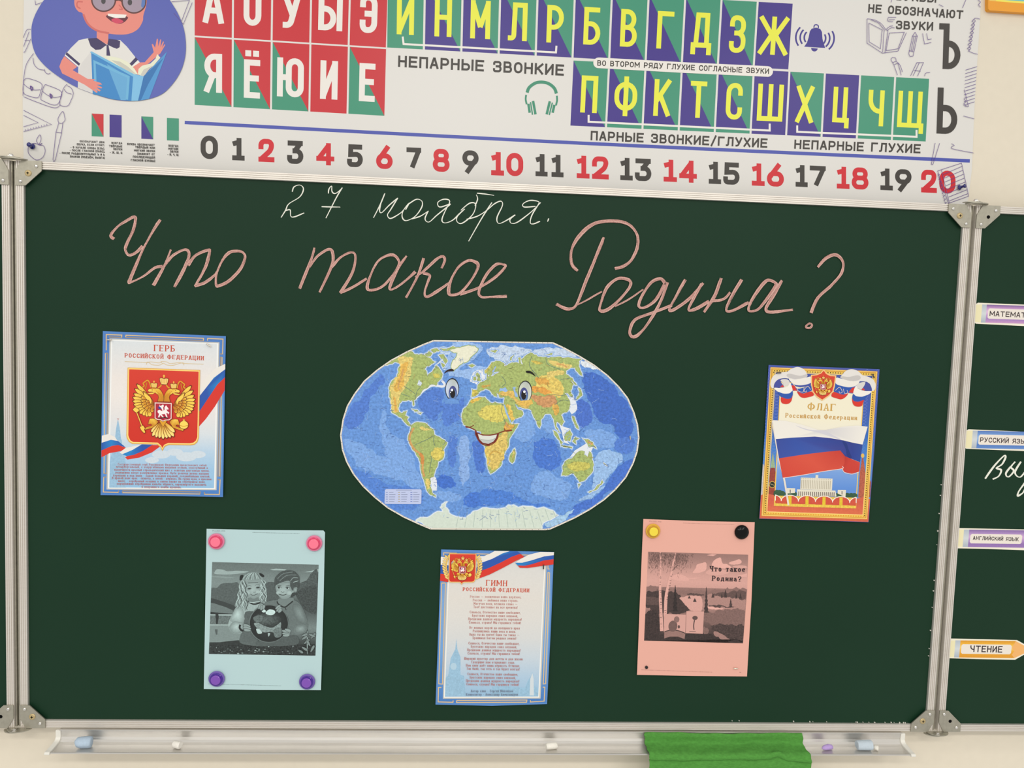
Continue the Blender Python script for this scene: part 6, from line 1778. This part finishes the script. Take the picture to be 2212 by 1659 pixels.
for k in range(11):
    c_.line([(590 + k * 30, 335 - abs(k - 5) * 3), (640 + k * 22, 262), (720 + k * 10, 222)], 9, G((192, 110, 204)[k % 3]))
c_.poly([(535, 330), (550, 260), (600, 255), (590, 300), (560, 345)], G(34), sm=True), c_.poly([(870, 225), (905, 225), (955, 265), (935, 290), (890, 265)], G(34), sm=True)
for x, y in ((703, 484), (848, 466)):
    c_.ell(x, y, 36, 13, G(104), rot=-6)
    c_.ell(x, y + 1, 24, 9, G(40), rot=-6)
# boy
for P, v, nn in (([(960, 760), (1000, 710), (1170, 680), (1260, 760), (1440, 680), (1560, 740), (1640, 880), (1700, 1080), (1680, 1200), (1560, 1270), (1380, 1290), (1300, 1250), (1390, 1100), (1340, 940), (1240, 850), (1100, 800)], 112, .14), ([(1220, 650), (1440, 640), (1440, 700), (1290, 790), (1190, 710)], 126, .05), ([(1150, 420), (1240, 370), (1380, 340), (1440, 420), (1500, 440), (1520, 490), (1470, 560), (1430, 560), (1400, 620), (1330, 655), (1250, 650), (1190, 590), (1155, 500)], 164, .04),
             ([(1140, 470), (1130, 330), (1180, 250), (1280, 185), (1450, 180), (1550, 270), (1560, 330), (1550, 460), (1480, 460), (1440, 520), (1400, 440), (1380, 350), (1240, 385), (1170, 420)], 76, .35), ([(1410, 630), (1430, 560), (1500, 550), (1480, 600)], 60, .2), ([(860, 1380), (1300, 1300), (1500, 1280), (1500, 1440), (900, 1460)], 88, .2), ([(1480, 1130), (1620, 1100), (1680, 1150), (1640, 1240), (1480, 1240)], 130, .1)):
    c_.poly(P, G(v), nn, sm=True)
c_.fan([(1152, 430), (1242, 392), (1380, 352), (1400, 440), (1432, 520), (1425, 570), (1395, 618), (1330, 652), (1250, 648), (1192, 588), (1157, 500)], (1268, 530), G(188), G(144))
for x, y, r in ((1200, 556, 40), (1385, 556, 44), (1268, 536, 30)):
    c_.oval(x, y, r, r * .8, G(190), G(176))
c_.oval(1485, 505, 34, 46, G(170), G(120))
c_.fan([(1440, 760), (1560, 760), (1630, 880), (1680, 1060), (1640, 1100), (1540, 1040), (1460, 920)], (1560, 900), G(146), G(106), .1)
c_.fan([(1482, 1135), (1620, 1105), (1675, 1150), (1635, 1235), (1490, 1235)], (1580, 1165), G(166), G(112), .1)
for P, wd_, v in (([(1175, 700), (1200, 750), (1300, 800), (1380, 750), (1445, 695)], 22, 46), ([(1310, 800), (1330, 850)], 14, 50), ([(1180, 435), (1220, 428), (1250, 438)], 6, 70), ([(1320, 440), (1370, 430), (1410, 448)], 6, 70), ([(1200, 575), (1270, 595), (1335, 580)], 12, 66), ([(1245, 530), (1270, 548), (1300, 535)], 10, 104), ([(1280, 382), (1420, 378)], 8, 120), ([(1450, 375), (1540, 350)], 10, 190),
                  ([(1180, 320), (1280, 230), (1440, 200)], 14, 120), ([(1220, 350), (1340, 260), (1500, 250)], 12, 130), ([(1400, 360), (1450, 300), (1530, 300)], 12, 150)):
    c_.line(P, wd_, G(v))
for x, y in ((1212, 468), (1352, 474)):
    c_.ell(x, y, 34, 17, G(190), rot=4)
    c_.ell(x - 4, y, 15, 15, G(26))
    c_.line([(x - 36, y - 6), (x, y - 19), (x + 38, y - 2)], 7, G(50))
# globe
c_.ell(1030, 1080, 340, 325, G(112), .1)
c_.oval(1035, 1080, 325, 312, G(60), G(36), .15)
c_.oval(1000, 1010, 240, 120, G(104), G(52), .5)
for P, v in (([(780, 1080), (860, 1070), (940, 1110), (1080, 1150), (1180, 1100), (1240, 1060), (1230, 1180), (1150, 1230), (1050, 1220), (960, 1230), (860, 1180)], 150), ([(770, 980), (850, 940), (940, 960), (900, 1040), (820, 1060)], 110), ([(820, 1170), (880, 1180), (920, 1240), (850, 1250)], 206), ([(1020, 1240), (1060, 1250), (1030, 1300)], 170), ([(1120, 1180), (1240, 1150), (1250, 1280), (1180, 1320), (1130, 1290)], 120), ([(915, 870), (960, 840), (985, 870), (950, 890)], 226), ([(980, 890), (1040, 840), (1120, 850), (1145, 890), (1090, 935), (1010, 925)], 224)):
    c_.poly(P, G(v), .45 if v < 200 else .1, sm=True)
SKG = G(158)
for a0, b0 in (((860, 830), (900, 760)), ((900, 850), (925, 765)), ((935, 840), (955, 760)), ((1150, 830), (1230, 770)), ((1165, 870), (1250, 800)), ((1200, 890), (1250, 830)), ((720, 1130), (600, 1100)), ((730, 1165), (600, 1140)), ((720, 1200), (610, 1180)), ((1260, 1200), (1400, 1230)), ((1265, 1245), (1400, 1260)), ((1310, 1175), (1410, 1210)), ((1275, 1285), (1390, 1270))):
    c_.leaf(a0, b0, 46, SKG, G(90))
for x, y, dx, dy in ((1690, 1600, 0, -400), (1600, 1350, 90, -60), (1640, 1420, 90, -70), (1600, 1480, 100, 60), (1760, 1330, 70, -90), (1740, 1460, -60, -100), (1540, 1530, 80, 50), (1750, 1560, 60, -110), (1600, 1290, 100, -40), (1720, 1260, 100, 40)):
    c_.leaf((x, y), (x + dx, y + dy), 40 if dx else 16, G(138 if dx else 180), G(30))
for k in range(40):
    random.seed(k)
    c_.ell(random.uniform(30, 1500), random.uniform(1460, 1590), random.uniform(5, 20), random.uniform(4, 12), G(random.uniform(80, 190)), .2, keep=k > 0)
c_.done()

pp = lambda v: (v * .96 + 6, v * .715 + 8, v * .66 + 10)
p_ = SH['p'] = Sheet('pink_picture_sheet', at(1502, 1291, -.0028), 'pink paper with a printed landscape, birches and a two-word question', 'picture', tilt=.006)
p_.crop(1360, 1100, 4.3655)
p_.begin('sheet')
p_.slab([(130, 92), (640, 112), (1180, 122), (1150, 850), (1107, 1577), (600, 1572), (70, 1562), (98, 840)], (227, 170, 155))
p_.begin('printed_text', 'tiny grey page header and footer')
p_.text('29.11.2023, 19:05', (184, 118), (298, 124), 10, (150, 104, 98), .16)
tiny(p_, (505, 130), (990, 146), 76, (178, 128, 118))
tiny(p_, (112, 1514), (780, 1537), 96, (178, 128, 118))
p_.line([(1035, 1537), (1052, 1538)], 4, (160, 112, 104), .3, sm=False)
p_.begin('printed_picture', 'brown-grey river landscape with two birches')
p_.crop(1390, 1180, 7.539)
R_ = lambda v: pp(v)
p_.clip = [(75, 88), (1705, 138), (1620, 1580), (10, 1535)]
p_.grid((75, 88), (1705, 138), (1690, 700), (52, 660), [R_(v) for v in (150, 160, 176, 196, 208, 214, 206)], .06)
p_.grid((52, 655), (1690, 700), (1620, 1580), (10, 1535), [R_(v) for v in (150, 140, 160, 176, 150, 128, 104, 84, 62, 48)], .14)
for P, v, nn in (([(800, 430), (850, 360), (870, 300), (950, 275), (1010, 260), (1030, 320), (1000, 400), (900, 430)], 226, .05), ([(1110, 310), (1150, 230), (1220, 190), (1260, 190), (1290, 280), (1360, 290), (1440, 360), (1300, 360), (1180, 340)], 230, .05), ([(1390, 270), (1500, 230), (1560, 210), (1600, 250), (1560, 290), (1440, 300)], 226, .05), ([(1030, 145), (1120, 125), (1195, 135), (1130, 160)], 224, .04), ([(1450, 330), (1560, 310), (1660, 320), (1690, 350), (1560, 360)], 214, .05), ([(1010, 430), (1100, 370), (1300, 380), (1400, 430), (1250, 470), (1100, 470)], 216, .05),
                 ([(440, 520), (560, 450), (700, 500), (740, 560), (600, 560)], 222, .05), ([(1530, 480), (1690, 440), (1690, 500), (1600, 500)], 222, .04), ([(640, 520), (900, 510), (840, 530)], 224, .04),
                 ([(52, 660), (200, 650), (420, 690), (600, 720), (1000, 730), (1300, 710), (1690, 700), (1680, 780), (1200, 800), (700, 790), (400, 770), (50, 760)], 138, .1), ([(50, 745), (150, 740), (240, 720), (420, 740), (600, 790), (610, 850), (680, 960), (750, 980), (750, 1040), (620, 1090), (400, 1100), (45, 1000)], 66, .35), ([(45, 820), (240, 830), (250, 960), (42, 950)], 90, .35), ([(600, 830), (900, 800), (960, 900), (940, 1060), (780, 1050), (700, 970), (620, 880)], 214, .05), ([(700, 780), (860, 765), (990, 790), (960, 800), (800, 800)], 88, .2),
                 ([(1060, 780), (1400, 800), (1670, 840), (1660, 1000), (1400, 980), (1060, 960)], 172, .12), ([(1050, 965), (1200, 960), (1500, 985), (1400, 1000), (1180, 1000)], 84, .15), ([(1050, 985), (1130, 980), (1180, 1000), (1400, 1020), (1200, 1030), (1050, 1015)], 228, .04), ([(1180, 770), (1670, 740), (1665, 870), (1480, 840), (1180, 810)], 96, .25), ([(980, 1080), (1300, 1050), (1660, 1060), (1640, 1400), (1300, 1300), (980, 1220)], 126, .25), ([(1100, 1300), (1300, 1270), (1640, 1300), (1620, 1560), (1400, 1540), (1200, 1420)], 72, .6),
                 ([(1140, 1400), (1200, 1390), (1400, 1510), (1470, 1565), (1400, 1570), (1180, 1470)], 160, .12), ([(980, 1310), (1050, 1340), (1060, 1400), (1010, 1440), (970, 1400)], 128, .2), ([(30, 1100), (200, 1050), (260, 1200), (250, 1500), (15, 1530)], 56, .5), ([(10, 1535), (15, 1420), (330, 1440), (980, 1430), (1400, 1560), (1620, 1580)], 54, .5)):
    p_.poly(ragged(smooth(P, True, 3), .1 if v > 140 else .3, 2, int(P[0][0])) if len(P) > 4 else P, R_(v), nn)
for cx_, top, bot, wd_, v in ((517, 625, 1060, 90, 44), (1022, 655, 1080, 80, 62), (1335, 705, 835, 70, 62), (1275, 760, 838, 34, 50), (1510, 755, 850, 50, 58), (1580, 760, 850, 50, 62), (1420, 850, 985, 64, 70), (1130, 755, 835, 60, 66), (835, 845, 905, 70, 60), (745, 805, 850, 60, 64), (222, 690, 840, 40, 62)):
    rnd = random.Random(cx_)
    sd_ = lambda s_: [(cx_ + s_ * wd_ * (.03 + .5 * i / 13) * (1 if i % 2 else .62) * rnd.uniform(.8, 1.15), top + (bot - top) * i / 13) for i in range(1, 14)]
    p_.poly([(cx_, top)] + sd_(1) + list(reversed(sd_(-1))), R_(v), .5)
for P, wd_ in (([(272, 92), (278, 300), (270, 700), (280, 1000), (298, 1380)], [26, 30, 40, 48, 56]), ([(520, 108), (460, 400), (400, 650), (362, 900), (352, 1400)], [22, 34, 44, 52, 40])):
    p_.line(P, wd_, R_(222), .12)
for k in range(34):
    random.seed(k + 5)
    t = random.uniform(.25, 1)
    x, y = (272 + 20 * t, 100 + 1250 * t) if k % 2 else (515 - 165 * t, 120 + 980 * t)
    p_.line([(x - random.uniform(4, 22), y), (x + random.uniform(0, 16), y + random.uniform(-4, 6))], 7, R_(80), sm=False, keep=k > 0)
p_.line([(470, 400), (510, 350), (565, 305)], 9, R_(90))
p_.up()
for k in range(1000):                 # hanging birch foliage
    random.seed(k * 3 + 1)
    x = random.choice((random.gauss(200, 75), random.gauss(440, 150), random.gauss(560, 110)))
    y = 95 + abs(random.gauss(0, 130)) + max(0, x - 76) * .03
    if not (82 < x < 850 and y < 490):
        continue
    L = random.uniform(6, 38)
    p_.line([(x, y), (x + random.uniform(-9, 9), y + L)], random.uniform(2, 5), R_(random.choice((84, 104, 124, 144))), sm=False, keep=True)
p_.begin('printed_text', 'black serif question')
p_.text('Что такое', (1078, 408), (1648, 420), 88, (34, 22, 28), .2, 'serif')
p_.text('Родина?', (1115, 562), (1590, 574), 84, (34, 22, 28), .2, 'serif')
p_.begin('inset_card', 'two small plain inset pictures')
p_.poly([(352, 1100), (690, 1112), (680, 1420), (338, 1395)], R_(212))
p_.poly([(338, 1395), (420, 1370), (560, 1370), (680, 1418), (668, 1510), (560, 1470), (430, 1470), (335, 1500)], R_(150), .1)
p_.line([(340, 1390), (440, 1365), (560, 1372), (678, 1414)], 14, R_(60))
p_.ell(478, 1300, 72, 92, R_(112), .15, rot=8)
p_.ell(540, 1190, 44, 50, R_(136), .15)
p_.ell(575, 1310, 18, 28, R_(84))
p_.poly([(698, 1055), (985, 1062), (965, 1425), (685, 1412)], R_(212))
p_.ell(838, 1165, 44, 34, R_(92), .1)
p_.line([(830, 1200), (815, 1290), (822, 1360)], 18, R_(90))
p_.line([(745, 1385), (850, 1388)], 9, R_(96), sm=False)
p_.done()
# ------------------------------------------------------------------ pencil-shaped subject cards on the right wing
def card(label, crop, P, fer, body, lab, tip, txt, base, body_cols, tipcol, group='pencil cards naming school subjects', extra=None):
    cx_ = sum(p[0] for p in P) / len(P)
    cy_ = sum(p[1] for p in P) / len(P)
    s = Sheet('subject_card', at(crop[0] + cx_ / crop[2], crop[1] + cy_ / crop[2], -.0012), label, 'card', group)
    s.crop(*crop)
    s.begin('sheet')
    s.slab(P, (236, 230, 212))
    (xa, ya, xb, yb, sl) = body       # left, top, right, bottom, slope of the printed body
    Y = lambda x, y: y + (x - xa) * sl
    s.poly([(P[0][0] + 8, Y(P[0][0], ya) + 4), (fer, Y(fer, ya)), (fer - 10, Y(fer, yb)), (P[0][0], Y(P[0][0], yb) - 4)], (232, 224, 182))
    s.grid((fer, Y(fer, ya)), (xa, Y(xa, ya)), (xa - 12, Y(xa, yb)), (fer - 12, Y(fer, yb)), [(176, 186, 196), (206, 212, 216), (168, 178, 190)])
    s.grid((xa, ya), (xb, Y(xb, ya)), (xb - 12, Y(xb, yb)), (xa - 12, yb), body_cols, .06)
    s.poly([(xb, Y(xb, ya)), (tip, Y(tip, (ya + yb) / 2)), (xb - 12, Y(xb, yb)), (xb - 34, Y(xb, yb * .8 + ya * .2)), (xb - 12, Y(xb, yb * .6 + ya * .4)), (xb - 34, Y(xb, yb * .4 + ya * .6)), (xb - 14, Y(xb, yb * .2 + ya * .8))], tipcol)
    s.begin('label_strip', 'white rounded strip with dark handwritten capitals')
    (la, lt, lb, lbt) = lab
    s.poly([(la + 12, Y(la, lt)), (lb - 12, Y(lb, lt)), (lb, Y(lb, lt) + 12), (lb - 6, Y(lb, lbt) - 12), (lb - 18, Y(lb, lbt)), (la + 4, Y(la, lbt)), (la - 6, Y(la, lbt) - 12), (la, Y(la, lt) + 12)], (232, 224, 214))
    s.text(txt, *base, (56, 44, 48), .17)
    return s.done()


C1, C2 = (1990, 620, 3.95), (1990, 1040, 3.95)
VI = [(120, 92, 150), (196, 150, 200), (226, 190, 222), (190, 150, 204), (166, 130, 190), (200, 150, 196)]
BLc = [(90, 122, 186), (110, 150, 210), (150, 186, 228), (120, 160, 214), (84, 124, 192), (100, 140, 204)]
VI2 = [(132, 104, 162), (170, 138, 192), (206, 170, 210), (176, 142, 196), (146, 114, 176), (150, 118, 180)]
OR_ = [(214, 146, 36), (236, 178, 60), (246, 206, 110), (236, 176, 60), (226, 158, 40), (220, 150, 44)]
card('violet pencil-shaped card, topmost of the cards on the right wing', C1, [(455, 165), (465, 146), (485, 134), (1075, 158), (1215, 262), (1060, 342), (468, 313), (452, 304), (444, 285)], 520, (560, 150, 1060, 304, .03), (572, 182, 1030, 270), 1195, 'МАТЕМАТИКА', ((582, 248), (1010, 268), 45), VI, (236, 182, 128))
card('blue pencil-shaped card above the white chalk handwriting', C1, [(372, 1245), (382, 1225), (405, 1214), (1000, 1240), (1130, 1325), (985, 1404), (385, 1380), (370, 1370), (364, 1350)], 440, (482, 1226, 985, 1376, .02), (492, 1258, 955, 1345), 1115, 'РУССКИЙ ЯЗЫК', ((500, 1324), (925, 1340), 42), BLc, (236, 182, 128))
card('muted violet square-ended pencil card, third from the top', C2, [(311, 398), (600, 404), (990, 412), (1110, 502), (975, 590), (600, 577), (297, 570)], 365, (410, 411, 975, 560, .012), (420, 448, 862, 528), 1095, 'АНГЛИЙСКИЙ ЯЗЫК', ((440, 499), (830, 510), 33), VI2, (226, 150, 80))
card('orange pencil-shaped card, lowest of the cards on the right wing', C2, [(232, 1340), (500, 1346), (818, 1354), (960, 1432), (800, 1522), (500, 1516), (217, 1508)], 292, (335, 1356, 806, 1502, .012), (344, 1388, 772, 1470), 945, 'ЧТЕНИЕ', ((415, 1455), (690, 1461), 56), OR_, (238, 178, 108))

# ------------------------------------------------------------------ framed poster at the upper right
fp = Sheet('framed_poster', at(2190, 0, WY - .009), 'corner of an orange and yellow edged plate high on the right wall', 'poster', material=GLOSS)
fp.crop(1672, 0, 3.687)
fp.begin('frame')
fp.slab([(1702, -900), (2900, -830), (2900, 175), (1990, 100), (1718, 82), (1706, 70)], (234, 158, 46), .009)
fp.poly([(1712, -890), (1768, -885), (1768, 10), (1716, 6)], (236, 196, 96))
fp.begin('sheet', 'yellow rim around a teal picture')
fp.poly([(1766, -880), (2880, -815), (2880, 90), (1990, 28), (1768, 10)], (240, 226, 92))
fp.poly([(1776, -870), (2870, -805), (2870, 70), (1990, 12), (1776, -4)], (120, 190, 190), .1)
fp.done()

# ------------------------------------------------------------------ magnets and pins
def on(s, px, py):
    s.crop(0, 0, 1)
    u, v = s.uv(px, py)
    return s.world(u, v, s.EPS * (s.lv + 2))


def plastic(name, col, rough=.25):
    return mat(name, col, rough, spec=.5, coat=.3)


def round_magnet(s, px, py, rim, groove, core, label, grp, r=.0146):
    c = on(s, px, py)
    root = empty('round_magnet', c, label, 'magnet', grp)
    k = r / .0146
    V, F = [], []
    lathe(V, F, [(.0142 * k, 0), (.0146 * k, .0008), (.0146 * k, .0022), (.0136 * k, .0034), (.0118 * k, .0036)], c, s.n, 40)
    shaded(mesh_obj('rim', V, F, rim, root, origin=c))
    V, F = [], []
    lathe(V, F, [(.0117 * k, .0030), (.0116 * k, .0050), (.0108 * k, .0056), (.0092 * k, .0056)], c, s.n, 40)
    shaded(mesh_obj('collar', V, F, groove, root, origin=c))
    V, F = [], []
    lathe(V, F, [(.0088 * k, .0050), (.0088 * k, .0078), (.0080 * k, .0084), (.0030 * k, .0085)], c, s.n, 40)
    shaded(mesh_obj('core', V, F, core, root, origin=c))
    return root


PK = [plastic(*a) for a in (('pink_rim', (224, 122, 158)), ('pink_groove', (214, 58, 104)), ('pink_core', (248, 116, 144)))]
VT = [plastic(*a) for a in (('violet_rim', (108, 84, 168)), ('violet_groove', (62, 26, 140)), ('violet_core', (122, 72, 176)))]
YE = [plastic(*a) for a in (('yellow_rim', (222, 172, 46)), ('yellow_groove', (196, 140, 22)), ('yellow_core', (238, 214, 58)))]
bs, ps = SH['c'], SH['p']
GR = 'round magnets holding the coloured sheets'
round_magnet(bs, 468.5, 1168.5, *PK, 'bright pink round magnet at the blue sheet upper left corner', GR)
round_magnet(bs, 679.5, 1172.5, *PK, 'bright pink round magnet at the blue sheet upper right corner', GR)
round_magnet(bs, 469, 1465, *VT, 'violet round magnet at the blue sheet lower left corner', GR)
round_magnet(bs, 664, 1471, *VT, 'violet round magnet at the blue sheet lower right corner', GR)
round_magnet(ps, 1410, 1146.5, *YE, 'yellow round magnet on the top of the pink sheet', GR, .0138)
c = on(ps, 1601.5, 1149)
V, F = [], []
lathe(V, F, [(.0134, 0), (.0137, .001), (.0136, .0022), (.0126, .0045), (.0106, .0064), (.0078, .0078), (.0045, .0086), (.0012, .0089)], c, ps.n, 40)
tag(shaded(mesh_obj('dome_magnet', V, F, mat('black_gloss', (6, 6, 7), .1, spec=.22), origin=c), 50), 'glossy black domed magnet on the pink sheet', 'magnet', GR)
c = on(ps, 1396.2, 1441)
V, F = [], []
lathe(V, F, [(.0029, 0), (.0029, .0016), (.0024, .002)], c, ps.n, 20)
tag(shaded(mesh_obj('disc_magnet', V, F, mat('dark_steel', (52, 48, 50), .4, metal=.6), origin=c)), 'tiny dark disc magnet at the pink sheet lower left', 'magnet', 'small bar and disc magnets')
SIL, DRK = mat('silver_magnet', (214, 204, 190), .25, metal=.9), mat('dark_magnet', (96, 90, 86), .3, metal=.9)
for s, px, py, ang, L, m, lb in ((SH['g'], 237.7, 734.2, 0, .0086, SIL, 'silver bar magnet lying level at the coat-of-arms poster upper left corner'), (SH['g'], 452, 745.4, -35, .0092, SIL, 'silver bar magnet tilted at the coat-of-arms poster upper right corner'),
                              (SH['w'], 1361, 945.5, 100, .0070, SIL, 'small bar magnet on the sea near the map right rim'), (SH['a'], 1173.6, 1223, 90, .0086, DRK, 'dark upright bar magnet under the ribbon of the anthem poster'), (SH['a'], 977.5, 1213, 48, .0062, SIL, 'short slanting bar magnet on the small red shield'),
                              (SH['f'], 1681, 805, 0, .0086, DRK, 'dark bar magnet lying level at the flag poster upper left corner'), (SH['f'], 1884.5, 812, -62, .0090, DRK, 'dark slanting bar magnet at the flag poster upper right corner'), (SH['p'], 1588.6, 1443.2, -3, .0086, SIL, 'pale bar magnet at the pink sheet lower right')):
    c = on(s, px, py) + s.n * .00122
    ax = Vector((math.cos(math.radians(ang)), 0, 0)) + s.v * math.sin(math.radians(ang))
    V, F = [], []
    lathe(V, F, [(.0006, -L / 2), (.0011, -L / 2 + .0002), (.00125, -L / 2 + .0007), (.00125, L / 2 - .0007), (.0011, L / 2 - .0002), (.0006, L / 2)], c, ax, 16)
    tag(shaded(mesh_obj('bar_magnet', V, F, m, origin=c)), lb, 'magnet', 'small bar and disc magnets')
PIN = plastic('blue_pin_plastic', (28, 34, 110), .2)
for px, py, ax, lb in ((70.5, 316.5, (0, -1, .05), 'dark blue push pin on the apple drawing'), (2071, 405.5, (.55, -1, .18), 'dark blue push pin beside the red number twenty')):
    c = at(px, py, WY - .0024)
    root = empty('push_pin', c, lb, 'push pin', 'push pins in the alphabet poster')
    V, F = [], []
    lathe(V, F, [(.0018, 0), (.0046, .0006), (.0050, .0018), (.0040, .0030), (.0026, .0042), (.0023, .0070), (.0025, .0090), (.0036, .0102), (.0040, .0116), (.0034, .0126), (.0012, .0130)], c, ax, 24)
    shaded(mesh_obj('pin_head', V, F, PIN, root, origin=c), 50)
    V, F = [], []
    lathe(V, F, [(.0005, -.006), (.0005, .001)], c, ax, 8)
    mesh_obj('needle', V, F, CHROME, root, origin=c)
